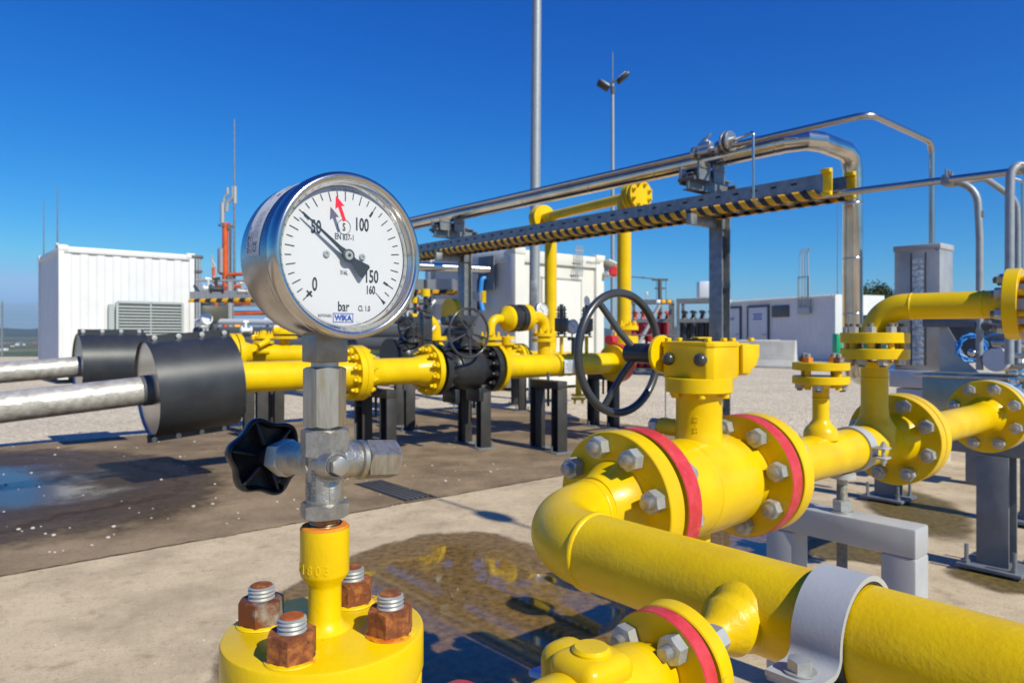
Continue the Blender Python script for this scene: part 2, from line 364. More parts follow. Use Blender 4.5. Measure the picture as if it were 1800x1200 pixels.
def gravel_mat():
    m = bpy.data.materials.new('pale_gravel'); m.use_nodes = True; nt = m.node_tree; N = nt.nodes; L = nt.links; p = N['Principled BSDF']; p.inputs['Roughness'].default_value = .95; p.inputs['Specular IOR Level'].default_value = .2
    tc = N.new('ShaderNodeTexCoord'); vo = N.new('ShaderNodeTexVoronoi'); vo.inputs['Scale'].default_value = 34; L.new(tc.outputs['Object'], vo.inputs['Vector'])
    bw = N.new('ShaderNodeSeparateColor'); L.new(vo.outputs['Color'], bw.inputs[0])
    r = N.new('ShaderNodeValToRGB'); r.color_ramp.elements[0].color = (.54, .44, .32, 1); r.color_ramp.elements[1].color = (.90, .79, .62, 1); L.new(bw.outputs[0], r.inputs[0])
    n = N.new('ShaderNodeTexNoise'); n.inputs['Scale'].default_value = .9; n.inputs['Detail'].default_value = 5; L.new(tc.outputs['Object'], n.inputs['Vector'])
    mx = N.new('ShaderNodeMix'); mx.data_type = 'RGBA'; mx.blend_type = 'MULTIPLY'; mx.inputs['Factor'].default_value = .35; L.new(r.outputs[0], mx.inputs['A']); L.new(n.outputs['Fac'], mx.inputs['B']); L.new(mx.outputs['Result'], p.inputs['Base Color'])
    b = N.new('ShaderNodeBump'); b.inputs['Distance'].default_value = .03; b.inputs['Strength'].default_value = .55; b.invert = True; L.new(vo.outputs['Distance'], b.inputs['Height']); L.new(b.outputs[0], p.inputs['Normal']); return m
M['gravel'] = gravel_mat()
def wet_mat(name, wet, damp, rough_in, edge=.6, soft=.24, pool=(.88, 1.16), ps=2.6):
    "wet concrete: brown, darker and glossy; vertex attribute 'wet' runs from 0 at the rim to 1 inside"
    m = bpy.data.materials.new(name); m.use_nodes = True; nt = m.node_tree; N = nt.nodes; L = nt.links; p = N['Principled BSDF']
    at_ = N.new('ShaderNodeAttribute'); at_.attribute_name = 'wet'; tc = N.new('ShaderNodeTexCoord')
    def noise(s, d=6):
        n = N.new('ShaderNodeTexNoise'); n.inputs['Scale'].default_value = s; n.inputs['Detail'].default_value = d; n.inputs['Roughness'].default_value = .65; L.new(tc.outputs['Object'], n.inputs['Vector']); return n.outputs['Fac']
    ad = N.new('ShaderNodeMath'); ad.operation = 'MULTIPLY_ADD'; L.new(noise(5), ad.inputs[0]); ad.inputs[1].default_value = .9; L.new(at_.outputs['Fac'], ad.inputs[2])
    def mr(f, a, b, c=0., d=1.):
        r = N.new('ShaderNodeMapRange'); r.interpolation_type = 'SMOOTHSTEP'
        for k, v in zip(('From Min', 'From Max', 'To Min', 'To Max'), (a, b, c, d)): r.inputs[k].default_value = v
        L.new(f, r.inputs['Value']); return r.outputs[0]
    k = mr(ad.outputs[0], .55, 1.25)
    mx = N.new('ShaderNodeMix'); mx.data_type = 'RGBA'; mx.inputs['A'].default_value = (*damp, 1); mx.inputs['B'].default_value = (*wet, 1); L.new(k, mx.inputs['Factor'])
    m2 = N.new('ShaderNodeMix'); m2.data_type = 'RGBA'; m2.blend_type = 'MULTIPLY'; m2.inputs['Factor'].default_value = .75; L.new(mx.outputs['Result'], m2.inputs['A'])
    r = N.new('ShaderNodeValToRGB'); r.color_ramp.elements[0].position = .36; r.color_ramp.elements[0].color = (.35, .32, .3, 1); r.color_ramp.elements[1].position = .66; r.color_ramp.elements[1].color = (1.25, 1.2, 1.1, 1); L.new(noise(28, 8), r.inputs[0]); L.new(r.outputs[0], m2.inputs['B'])
    L.new(m2.outputs['Result'], p.inputs['Base Color'])
    pl_ = N.new('ShaderNodeMath'); pl_.operation = 'MULTIPLY_ADD'; L.new(noise(ps, 5), pl_.inputs[0]); pl_.inputs[1].default_value = 1.3; sc2 = N.new('ShaderNodeMath'); sc2.operation = 'MULTIPLY'; sc2.inputs[1].default_value = .6; L.new(at_.outputs['Fac'], sc2.inputs[0]); L.new(sc2.outputs[0], pl_.inputs[2])
    L.new(mr(pl_.outputs[0], pool[0], pool[1], .55, rough_in), p.inputs['Roughness']); L.new(mr(pl_.outputs[0], pool[0], pool[1], .3, .6), p.inputs['Specular IOR Level'])
    b = N.new('ShaderNodeBump'); b.inputs['Distance'].default_value = .004; L.new(mr(pl_.outputs[0], pool[0], pool[1], .6, 0.), b.inputs['Strength']); L.new(noise(90, 4), b.inputs['Height']); L.new(b.outputs[0], p.inputs['Normal'])
    ax_ = N.new('ShaderNodeMath'); ax_.operation = 'MULTIPLY_ADD'; L.new(noise(6, 9), ax_.inputs[0]); ax_.inputs[1].default_value = edge; L.new(at_.outputs['Fac'], ax_.inputs[2])
    al = N.new('ShaderNodeMath'); al.operation = 'MULTIPLY'; L.new(mr(ax_.outputs[0], .1+edge*.5, .1+edge*.5+soft), al.inputs[0]); L.new(mr(at_.outputs['Fac'], 0., .12), al.inputs[1]); L.new(al.outputs[0], p.inputs['Alpha'])
    return m
M['wet'] = wet_mat('wet_concrete', (.225, .140, .050), (.24, .165, .085), .03)
M['wet_slab'] = wet_mat('wet_slab', (.062, .041, .025), (.11, .074, .043), .20, .7, .3, (.98, 1.3), 1.3)
M['stain'] = wet_mat('dark_damp_slab', (.075, .050, .030), (.14, .10, .063), .5, .8, .5, (2, 3))
M['moss'] = wet_mat('mossy_damp_concrete', (.17, .125, .04), (.28, .205, .11), .6, .8, .6, (2, 3))
def sheet(name, pts, z, m, **k):
    o = MB().add([(p[0], p[1], 0) for p in pts], [tuple(range(len(pts)))]).obj(name, m, None, (0, 0, 0), flat=True, recalc=False); o.location.z = z; return o
# the wide terrain: one polar sheet, the site on a low plateau, the plain 40 m below, hills far off
def terrain():
    rs = [0, 20, 30, 36, 45, 60, 90, 140, 220, 320, 460, 650, 900, 1200, 1600, 2100, 2800, 3600, 4600, 5600, 6500, 7300, 8100, 9000, 10000, 11000, 12000]
    n = 180; vs, fs = [(0, 0, -.25)], []
    for r in rs[1:]:
        for i in range(n):
            a = 2*pi*i/n; x, y = r*math.sin(a), r*math.cos(a)
            z = -.25 if r <= 36 else -.25-40*min(1, max(0, (r-36)/520))**.8
            if r > 6000:
                k = min(1, (r-6000)/3500); z += k*(165+60*math.sin(a*23+.6)+34*math.sin(a*51+r*.0004)+18*math.sin(a*97))
            elif r > 900: z += 3*math.sin(a*17+r*.002)
            vs.append((x, y, z))
    for i in range(n): fs.append((0, 1+i, 1+(i+1) % n))
    for j in range(len(rs)-2):
        for i in range(n): i2 = (i+1) % n; fs.append((1+j*n+i, 1+(j+1)*n+i, 1+(j+1)*n+i2, 1+j*n+i2))
    m = bpy.data.materials.new('countryside'); m.use_nodes = True; nt = m.node_tree; N = nt.nodes; L = nt.links; p = N['Principled BSDF']; p.inputs['Roughness'].default_value = 1; p.inputs['Specular IOR Level'].default_value = 0
    tc = N.new('ShaderNodeTexCoord'); mp = N.new('ShaderNodeMapping'); mp.inputs['Scale'].default_value = (.0035, .0017, .002); L.new(tc.outputs['Object'], mp.inputs[0])
    vo = N.new('ShaderNodeTexVoronoi'); vo.inputs['Scale'].default_value = 1.; L.new(mp.outputs[0], vo.inputs['Vector']); sp = N.new('ShaderNodeSeparateColor'); L.new(vo.outputs['Color'], sp.inputs[0])
    r = N.new('ShaderNodeValToRGB'); r.color_ramp.interpolation = 'CONSTANT'
    for i, (q, c) in enumerate([(0, (.075, .10, .03)), (.25, (.14, .12, .05)), (.45, (.05, .09, .025)), (.62, (.17, .14, .07)), (.8, (.035, .06, .02))]):
        e = r.color_ramp.elements[i] if i < 2 else r.color_ramp.elements.new(q); e.position = q; e.color = (*c, 1)
    L.new(sp.outputs[0], r.inputs[0])
    g = N.new('ShaderNodeSeparateXYZ'); L.new(tc.outputs['Object'], g.inputs[0])
    h = N.new('ShaderNodeMapRange'); h.inputs['From Min'].default_value = -20; h.inputs['From Max'].default_value = 10; L.new(g.outputs[2], h.inputs['Value'])
    # woods cover whatever rises above the plain beyond six kilometres (not the plateau, where z is about 0)
    ln = N.new('ShaderNodeVectorMath'); ln.operation = 'LENGTH'; L.new(tc.outputs['Object'], ln.inputs[0])
    fr = N.new('ShaderNodeMapRange'); fr.inputs['From Min'].default_value = 6200; fr.inputs['From Max'].default_value = 7000; L.new(ln.outputs['Value'], fr.inputs['Value'])
    mx = N.new('ShaderNodeMix'); mx.data_type = 'RGBA'; L.new(fr.outputs[0], mx.inputs['Factor']); L.new(r.outputs[0], mx.inputs['A']); mx.inputs['B'].default_value = (.018, .034, .016, 1); L.new(mx.outputs['Result'], p.inputs['Base Color'])
    return struct(MB().add(vs, fs).obj('terrain', m, None, (0, 0, 0), recalc=False))
terrain()
E = 32.3   # edge of the gravelled plateau
struct(sheet('gravel_yard', [(-34, -14), (46, -14), (46, 75), (20, 75), (-6, E), (-34, E)], -.004, 'gravel'))
c1 = V(G(0, 786)); cor = V(G(850, 714)); nr = V(G(0, 1018)); 
def isec(p, d, q, e):
    t = ((q.x-p.x)*e.y-(q.y-p.y)*e.x)/(d.x*e.y-d.y*e.x); return p+d*t
k1 = isec(V(G(530, 918)), A, cor, B)           # slab meets pale concrete meets gravel
g2 = V(G(1700, 783)); k2 = isec(g2, A, cor, B)
rg0 = random.Random(12); e0_, e1__ = isec(V(G(530, 918)), A, V((-14, -20, 0)), Y), k1; ne = 900; edge = []; wob = 0.
for i in range(ne+1):
    wob = wob*.82+rg0.gauss(0, .0055); edge.append(e0_+(e1__-e0_)*i/ne+B*(wob+rg0.gauss(0, .003)))
struct(sheet('dark_slab', edge+[cor, isec(c1, A, V((-14, 0, 0)), Y)], .004, 'slab'))
struct(sheet('pale_concrete', [(-14, -12, 0), (30, -12, 0), g2+A*22, k2, k1, isec(V(G(530, 918)), A, V((-14, -20, 0)), Y)], .0, 'pale'))
def puddle(name, cx, cy, ax_, ay, rot, z, m, seed, n=72, wob=.16, kind='structure'):
    rng = random.Random(seed); ph = [(rng.uniform(0, 6.3), rng.uniform(.4, 1)) for _ in range(6)]
    rows = [0, .3, .55, .72, .84, .92, .97, 1.]; vs = [(0, 0, 0)]; wt = [1.]; fs = []
    for r in rows[1:]:
        for i in range(n):
            a = 2*pi*i/n; w_ = 1+wob*sum(k*math.sin((j+2)*a+p)/(j+1.5) for j, (p, k) in enumerate(ph))
            x, y = ax_*r*w_*math.cos(a), ay*r*w_*math.sin(a); vs.append((x*math.cos(rot)-y*math.sin(rot), x*math.sin(rot)+y*math.cos(rot), 0)); wt.append(1-r**2.2)
    for i in range(n): fs.append((0, 1+i, 1+(i+1) % n))
    for j in range(len(rows)-2):
        for i in range(n): i2 = (i+1) % n; fs.append((1+j*n+i, 1+(j+1)*n+i, 1+(j+1)*n+i2, 1+j*n+i2))
    o = MB().add(vs, fs).obj(name, m, None, (0, 0, 0), recalc=False); o.location = (cx, cy, z)
    a = o.data.attributes.new('wet', 'FLOAT', 'POINT'); a.data.foreach_set('value', wt); return struct(o, kind)
def puddle_px(name, pts, z, m, kind='structure', core=2.2):
    "the outline read off the photo's ground, rounded by a spline"
    g = [G(px, py) for px, py in pts]; n = len(g); out = []
    for i in range(n):
        p0, p1, p2, p3 = g[i-1], g[i], g[(i+1) % n], g[(i+2) % n]
        for k in range(6):
            t = k/6; out.append(.5*((2*p1)+(p2-p0)*t+(2*p0-5*p1+4*p2-p3)*t*t+(3*p1-p0-3*p2+p3)*t**3))
    c = sum(out, V((0, 0, 0)))/len(out); n = len(out); rows = [0, .3, .55, .72, .84, .92, .97, 1.]; vs = [(0, 0, 0)]; wt = [1.]; fs = []
    for r in rows[1:]:
        for p in out: q = (p-c)*r; vs.append((q.x, q.y, 0)); wt.append(1-r**core)
    for i in range(n): fs.append((0, 1+i, 1+(i+1) % n))
    for j in range(len(rows)-2):
        for i in range(n): i2 = (i+1) % n; fs.append((1+j*n+i, 1+(j+1)*n+i, 1+(j+1)*n+i2, 1+j*n+i2))
    o = MB().add(vs, fs).obj(name, m, None, (0, 0, 0), recalc=False); o.location = (c.x, c.y, z)
    a = o.data.attributes.new('wet', 'FLOAT', 'POINT'); a.data.foreach_set('value', wt); return struct(o, kind)
puddle_px('puddle', [(330, 1215), (395, 1120), (470, 1045), (545, 1000), (620, 968), (700, 944), (790, 929), (880, 934), (950, 958), (1020, 1000), (1120, 1045), (1230, 1130), (1250, 1300), (1000, 1420), (620, 1420), (380, 1330)], .004, 'wet', core=3.2)
puddle_px('puddle', [(1180, 930), (1290, 905), (1400, 915), (1450, 940), (1440, 975), (1370, 1010), (1270, 1020), (1190, 985)], .0052, 'wet', core=3.)
puddle_px('puddle', [(-320, 860), (-100, 815), (40, 795), (170, 805), (270, 818), (340, 840), (345, 866), (250, 890), (120, 915), (-60, 960), (-300, 970)], .008, 'wet_slab')
puddle_px('wet_patch', [(-420, 830), (-200, 800), (60, 782), (230, 788), (390, 815), (440, 850), (400, 900), (250, 940), (60, 975), (-150, 1010), (-420, 1030)], .0058, 'stain')
puddle_px('wet_patch', [(1500, 870), (1580, 855), (1680, 880), (1740, 940), (1690, 960), (1600, 940), (1530, 905)], .0064, 'moss')
puddle_px('wet_patch', [(1650, 1000), (1750, 990), (1860, 1010), (1880, 1050), (1780, 1050), (1690, 1025)], .0070, 'moss')
puddle_px('wet_patch', [(1400, 955), (1480, 935), (1560, 965), (1590, 1000), (1500, 990), (1430, 985)], .0076, 'moss')
# pebbles strewn over the dark slab: nobody could count them
rng = random.Random(3); pm = MB()
for i in range(190):
    px = rng.uniform(0, 900); py = rng.uniform(760, 985)
    if py > 1000-.19*px: continue
    g = G(px, py); r = rng.choice([.004, .005, .006, .008, .011])
    pr = [(0, 0), (r*.8, r*.1), (r, r*.45), (r*.6, r*.9), (0, r)]
    pm.lathe(pr, g+V((0, 0, .004)), Z, 7)
for i in range(22):
    g = G(rng.uniform(0, 860), rng.uniform(940, 1190)); r = rng.choice([.003, .004, .005]); pm.lathe([(0, 0), (r, r*.4), (0, r)], g, Z, 6)
struct(pm.obj('scattered_pebbles', mat('pebble', (.62, .58, .52), .8, col2=(.45, .40, .35), vs=40), None, (0, 0, 0)), 'stuff')
# slotted drain at the slab's edge
g0 = V(G(690, 862)); dm = MB()
for i in range(5): dm.box(g0+A*(i*.036-.072)+V((0, 0, .006)), (.018, .62, .010), (A, B, Z), .002)
dg_ = thing('drain_grating', 'narrow slotted steel drain grating set in the dark slab', 'drain', g0)
dm.obj('grating_bars', 'darkgrey', dg_); MB().box(g0+V((0, 0, .0055)), (.21, .66, .003)).obj('channel', 'dark', dg_)
# ================================================================= pressure gauge and its stand
dG = .43; sx = (571-CX)/F*dG; AX = V((sx, dG, 0))
def zz(y): return H-(y-HZ)*dG/F
TG = rad(43.5); DE = V((math.cos(TG), math.sin(TG), 0)); n_ = V((DE.y, -DE.x, 0))   # dial's level axis and outward normal
gc = V((-.0911, .4078, 1.0649))                        # centre of the ring's front plane
gr = thing('pressure_gauge', 'round stainless pressure gauge with white dial reading about fifty bar', 'gauge', AX+V((0, 0, zz(645))))
R = .0482
MB().lathe([(.0467, .009), (.0462, .0118), (.0463, .0130), (.0468, .0142), (.0468, .0435), (.0455, .048), (.042, .0495), (0, .0495)], gc, -n_, 96, 0, t0='open').obj('case', 'case', gr)
# pressed rib and dimple on the case
cm = MB()
for a0, a1, t in ((3.42, 3.86, .0165),):
    pts = [gc-n_*t+(DE*math.cos(a)+Z*math.sin(a))*.0463 for a in [a0+(a1-a0)*i/20 for i in range(21)]]
    cm.tube(pts, [.0002+.0013*math.sin(pi*i/20)**.6 for i in range(21)], 10)
cm.obj('case_rib', 'case', gr)
MB().lathe([(.0432, .0012), (.0434, .0004), (.0441, -.0005), (.0452, -.0009), (.0464, -.0005), (.0475, .0008), (R, .0030), (R, .0072), (.0477, .0092), (.0467, .0098)], gc, -n_, 128, 0, t0='open').obj('bezel_ring', 'bezel', gr, angle=50)
MB().lathe([(.0434, .0010), (.0426, .0018), (.0423, .0034), (.0413, .0040), (.0408, .0056), (.0398, .0074)], gc, -n_, 96, 0, t0='open').obj('inner_ring', 'polish', gr, angle=50)
dc = gc-n_*.0072-DE*.0009+Z*.0003                                      # dial centre
MB().cyl(dc-n_*.001, dc, .0402, 96).obj('dial', 'dial', gr)
ik = MB(); U, W = DE, Z
def dp(x, y, h=.0002): return dc+U*x+W*y+n_*h
def dang(v): return rad(225-270*v/160)
RT = .0373
def tick(v, r0, r1, w, mb=ik):
    a = dang(v); e = V((math.cos(a), math.sin(a))); p = V((-e.y, e.x))
    q = [e*r0-p*w/2, e*r1-p*w/2, e*r1+p*w/2, e*r0+p*w/2]; mb.add([dp(k.x, k.y) for k in q], [(0, 1, 2, 3)])
for i in range(33):
    v = i*5; long = v % 10 == 0
    tick(v, RT-(.0056 if long else .0038), RT, .00058)
for v in (50, 100, 150): tick(v, RT-.0078, RT-.0042, .0014)
tick(0, RT-.0072, RT-.0032, .0013); tick(0, RT-.0058, RT-.0048, .0046)
a = dang(160); e = V((math.cos(a), math.sin(a))); p = V((-e.y, e.x)); q = [e*(RT-.0042), e*(RT+.0006)-p*.0011, e*(RT+.0006)+p*.0011]; ik.add([dp(k.x, k.y) for k in q], [(0, 1, 2)])
tick(160, RT-.0085, RT, .00035)
def dinv(px, py, h=0.):
    r = V(((px-CX)/F, 1, -(py-HZ)/F)); c = dc+n_*h; k = ((c-V((0, 0, H))).dot(n_))/r.dot(n_); p = V((0, 0, H))+r*k-c
    return p.dot(DE), p.z
def dt(st, px, py, size, sxx=.72, mb=None, h=.0002, bold=None, rot=0):
    "place dial writing by its spot in the photo, measured on the dial plane"
    x, y = dinv(px, py)
    put_text(mb or ik, st, size, dp(x, y, h), U, W, 0, sxx, size*.012 if bold is None else bold, rot)
for st, px, py in (('0', 553, 499), ('50', 555.5, 398.5), ('100', 637, 395), ('150', 654, 486)): dt(st, px, py, .0106, .62, bold=.00022)
dt('160', 652, 509.5, .0068, .64, bold=.00018); dt('bar', 604, 538.5, .0078, .72, bold=.00016); dt('EN 837-1', 605, 416.5, .0049, .68, bold=.00007); dt('S', 604.5, 399, .0062, .72, bold=.00012)
dt('316L', 604.5, 479, .0034, .75, bold=.00006); dt('Cl. 1.0', 640, 542, .0046, .68, bold=.00008); dt('R075FK8G', 571, 554.5, .0024, .8, bold=0)
cs = 16
sw = 'SWISS MOVEMENT'
for i, ch in enumerate(sw):
    if ch != ' ':
        a = rad(90+13-26*i/(len(sw)-1)); r = .0392-.0009; put_text(ik, ch, .0018, dp(r*math.cos(a), r*math.sin(a)), U*math.sin(a)-W*math.cos(a), U*math.cos(a)+W*math.sin(a), 0, .9)
xs, ys = dinv(604.5, 399)
cpts = [dp(xs+.0042*math.cos(2*pi*i/40), ys+.0042*math.sin(2*pi*i/40), .0002) for i in range(41)]
vs = []
for i in range(40):
    a0, a1 = 2*pi*i/40, 2*pi*(i+1)/40
    n0 = len(ik.v); ik.add([dp(xs+r*math.cos(aa), ys+r*math.sin(aa)) for r, aa in ((.0041, a0), (.0044, a0), (.0044, a1), (.0041, a1))], [(0, 1, 2, 3)])
ik.obj('dial_lettering', 'ink', gr, flat=True, recalc=False)
bl = MB(); dt('WIKA', 603, 558.5, .0044, .95, bl, bold=.00022)
xl, yl = dinv(603, 558.5)
for x0, y0, x1, y1 in ((-.0066, -.0027, .0066, -.0023), (-.0066, .0023, .0066, .0027), (-.0066, -.0027, -.0062, .0027), (.0062, -.0027, .0066, .0027)):
    bl.add([dp(xl+x0, yl+y0), dp(xl+x1, yl+y0), dp(xl+x1, yl+y1), dp(xl+x0, yl+y1)], [(0, 1, 2, 3)])
bl.obj('emblem', 'inkblue', gr, flat=True, recalc=False)
# pointer
na = dang(49.0); e = U*math.cos(na)+W*math.sin(na); p = (-U*math.sin(na)+W*math.cos(na)); h0 = dc+n_*.0032
nm = MB(); pr_ = [(-.0150, .0040), (-.0136, .0046), (-.005, .0019), (.003, .0019), (.0075, .0011), (.0358, .00028)]
out = [(x, y) for x, y in pr_]+[(x, -y) for x, y in reversed(pr_)]
nm.prism(out, h0, e, p, .0005).lathe([(0, -.0031), (.0022, -.0031), (.0022, .0), (.0037, 0), (.0037, .0011), (.0031, .0013)], h0, n_, 40)
nd = nm.obj('pointer', 'ink', gr, flat=True)
MB().lathe([(.0027, .0008), (.0027, .0013), (.0023, .0017), (.0011, .0017), (.0009, .0012), (0, .0012)], h0, n_, 36).obj('pointer_hub', 'zinc', nd)
for px, py in ((573, 446.5), (636, 452)):
    x, y = dinv(px, py)
    MB().lathe([(.0020, 0), (.0020, .0008), (.0016, .0012), (.0008, .0012), (.0006, .0006), (0, .0006)], dp(x, y, 0), n_, 24).obj('dial_screw', 'zinc', gr)
# red limit mark standing on the inside of the glass, and the pane itself
hm_ = .0062; p0_, p1_ = dinv(605.5, 389, hm_), dinv(592, 349, hm_); ra = V((p1_[0]-p0_[0], p1_[1]-p0_[1], 0)).normalized(); t0_ = dp(p0_[0], p0_[1], hm_)
ue = U*ra.x+W*ra.y; up = -U*ra.y+W*ra.x
MB().prism([(0, -.0010), (.0086, -.0010), (.0080, -.0031), (.0148, 0), (.0080, .0031), (.0086, .0010), (0, .0010)], t0_, ue, up, .0004).obj('limit_mark', 'redmark', gr, flat=True)
MB().lathe([(0, .0001), (.0432, .0006)], gc, -n_, 96).obj('glass_pane', 'glass', gr)
fm = MB()
for st, cx0, cy0 in (('SAFETY GLASS', .0042, -.0322), ('SAFETY GLASS', -.0005, -.0382)):
    k = len(st)
    for i, ch in enumerate(st):
        if ch == ' ': continue
        xx = cx0+(i-(k-1)/2)*.00190; put_text(fm, ch, .0023, gc-n_*.0004+U*xx+W*(cy0-(i-(k-1)/2)*.0003), U, W, 0, .9)
fm.obj('etched_lettering', 'frost', gr, flat=True, recalc=False)
# sticker wrapped round the case, with its small print
def onc(u, t, r=.04705): a = u; return gc-n_*t+(DE*math.cos(a)+Z*math.sin(a))*r
lm = MB(); a0, a1 = 3.18, 2.02; K = 30
vs = [onc(a0+(a1-a0)*i/K, t) for i in range(K+1) for t in (.0195, .0365)]
lm.add(vs, [(2*i, 2*i+1, 2*i+3, 2*i+2) for i in range(K)])
lb = lm.obj('case_label', 'label', gr)
tm = MB()
def wrap(st, size, a, t, sx_=.8, bold=0.):
    size *= 1.3; vs, fs = text(st, size, sx_*.9, bold); w_ = max(v[0] for v in vs)
    tm.add([onc(a-(x+w_)/.047, .0195+(t+.0028-.0305)*1.4-y, .04717) for x, y in vs], fs)
for st, size, a, t, s2 in (('WIKA', .0034, 3.14, .0382, 1.), ('232.50.100', .0018, 2.98, .0386, .9), ('Art.-Nr. 14278846', .0015, 3.13, .0362, .9), ('PS = 160 bar', .0015, 3.13, .0344, .9), ('CE', .0044, 3.13, .0318, 1.), ('II 2G Ex h IIC T6...T1 Gb X', .0014, 2.96, .0344, .9), ('II 2D Ex h IIIC T85\u00b0C Db X', .0014, 2.96, .0326, .9), ('EN 837-1   0...160 bar   Class 1.0', .0013, 2.96, .0308, .9), ('2019', .0022, 2.40, .0370, .9), ('0...160', .0042, 2.36, .0322, 1.)): wrap(st, size, a, t, s2, size*.015)
tm.obj('label_lettering', 'ink', lb, flat=True, recalc=False)
# square socket below the case, spigot
zb = zz(636); zt = zz(588)
sb = MB().box(V((sx, dG, (zb+zt+.006)/2)), (.0205, .0205, zt-zb+.006), (A, B, Z), .0009)
sb.box(V((sx, dG, zt+.0022)), (.0235, .0225, .002), (A, B, Z), .0006)
sb.obj('socket', 'socket', gr)
MB().cyl(V((sx, dG, zz(650))), V((sx, dG, zb+.001)), .0082, 40).obj('spigot', 'steel', gr)
# ---------------------------------------------------------------- instrument valve
iv = thing('needle_valve', 'stainless instrument valve with black star knob under the round pressure gauge', 'valve', AX+V((0, 0, zz(912))))
hx = V((math.cos(rad(-97)), math.sin(rad(-97)), 0))
ad = MB().hexn(V((sx, dG, zz(749))), Z, .0222, zz(644.5)-zz(749), 0, hx, True); ad.cyl(V((sx, dG, zz(756))), V((sx, dG, zz(748))), .0082, 36)
ad.obj('adapter_nut', 'hexsteel', iv)
bd = MB(); hx2 = V((math.cos(rad(-62)), math.sin(rad(-62)), 0))
bd.hexn(V((sx, dG, zz(800))), Z, .0258, zz(752)-zz(800), 0, hx2, True)
bd.hexn(V((sx, dG, zz(907))), Z, .0258, zz(880)-zz(907), 0, hx2, True)
bd.lathe([(.0100, 0), (.0118, .003), (.0112, .008), (.0112, .028), (.0116, zz(790)-zz(896)-.004), (.0125, zz(790)-zz(896))], V((sx, dG, zz(896))), Z, 40)
va = V((sx, dG, zz(808))); PD = (A-Z*.10).normalized(); KD = (B-Z*.11).normalized()
bd.lathe([(.0128, -.0), (.0122, .010), (.0108, .017), (.0102, .024)], va, PD, 40)
bd.lathe([(.0128, -.0), (.0122, .012), (.0106, .020), (.0100, .036), (.0108, .052)], va, KD, 40)
sd_ = (-B).normalized(); bd.lathe([(.0115, 0), (.0100, .010), (.0078, .0150), (.0074, .016)], va+V((0, 0, -.001)), sd_, 36)
bd.box(va+sd_*.0075+V((0, 0, -.022)), (.006, .009, .022), (sd_.cross(Z), sd_, Z), .0024)
bv = bd.obj('valve_body', 'cast', iv, angle=40)
MB().lathe([(.0068, .0155), (.0068, .0168), (.005, .0170)], va+V((0, 0, -.001)), sd_, 28).obj('washer', 'darkgrey', bv)
bm_ = MB().hexn(va+sd_*.0165+V((0, 0, -.001)), sd_, .0100, .0052, 0, Z); bm_.obj('vent_screw', 'steel', bv)
mk = MB()
fx = (sd_*-.0+V((-.93, -.37, 0))).normalized(); lux = V((0, 0, 1)); 
def mark_at(st, size, ang, zc):
    nn = V((math.cos(ang), math.sin(ang), 0)); uu = V((0, 0, 1)); vv = nn.cross(uu)
    raise_text(mk, st, size, V((sx, dG, zc))+nn*.0113, uu, vv*-1 if uu.cross(vv*-1).dot(nn) > 0 else vv, .0004, 0, .85)
mark_at('PN400', .0048, rad(-126), zz(858)); mark_at('DN4 1.4571', .0044, rad(-110), zz(848))
mk.obj('cast_lettering', 'inkgrey', bv, flat=True)
MB().hexn(va+KD*.050, KD, .0215, .018, 0, V((.2, .1, 1)), True).obj('gland_nut', 'steel', iv)
pl = MB().lathe([(.0102, .0205), (.0122, .0215), (.0122, .0245), (.0105, .0255)], va, PD, 36); pl.hexn(va+PD*.0255, PD, .0220, .0225, 0, V((.3, .0, 1)), True); pl.obj('outlet_plug', 'hexsteel', iv)
# star knob, hollow towards the valve
kc = va+KD*.088; kn = MB(); K = 96
_, ku, kw = perp(KD)
def kr(a): return .0262+.0021*math.cos(6*a+1.6)
prof = [(0, .0150), (.55, .0152), (.84, .0142), (.93, .0122), (.985, .0090), (1., .0055), (.99, .0025), (.965, .0005), (.93, .0), (.895, .0006), (.865, .0028), (.85, .006), (.83, .0098), (.5, .0112), (.30, .0112), (.30, .0)]
vs = [kc+KD*t+(ku*math.cos(2*pi*i/K)+kw*math.sin(2*pi*i/K))*(kr(2*pi*i/K)*f if f > .35 else .0272*f) for f, t in prof for i in range(K)]
fs = [(j*K+i, j*K+(i+1) % K, (j+1)*K+(i+1) % K, (j+1)*K+i) for j in range(len(prof)-1) for i in range(K)]
kn.add(vs, fs)
for i in range(6):
    a = 2*pi*i/6-1.6/6; d = ku*math.cos(a)+kw*math.sin(a); kn.box(kc+KD*.0065+d*.0165, (.017, .0022, .010), (d, KD.cross(d), KD), .0008)
kn.cyl(kc-KD*.019, kc+KD*.012, .0075, 28)
ko = kn.obj('star_knob', 'black', iv, angle=45)
MB().cyl(va+KD*.066, kc+KD*.004, .0046, 20).obj('spindle', 'steel', iv)
# ---------------------------------------------------------------- riser with its bolted flange
zf = .8425
fl = thing('flanged_riser', 'yellow flanged riser with four rusty nuts carrying the pressure gauge', 'pipe', V((sx, dG, 0)))
st = MB(); st.lathe([(.0088, zz(914)-zz(922)), (.0120, zz(914)-zz(922)), (.0145, -.0012), (.0145, -.002)][2:]+[(.0145, -(zz(922)-zz(1003))), (.0140, -(zz(922)-zz(1008))), (.0101, -(zz(922)-zz(1022))), (.0098, -(zz(922)-zz(1030))), (.0098, -(zz(922)-zf-.007)), (.0112, -(zz(922)-zf-.003)), (.0150, -(zz(922)-zf))], V((sx, dG, zz(922))), Z, 48, t0='open')
so_ = st.obj('stem', 'yellow', fl, angle=40)
MB().lathe([(.0143, -.0012), (.0135, .0002), (.0095, .0004), (.0090, -.004)], V((sx, dG, zz(922))), Z, 48, t0='open').obj('rusty_rim', 'rust_orange', so_)
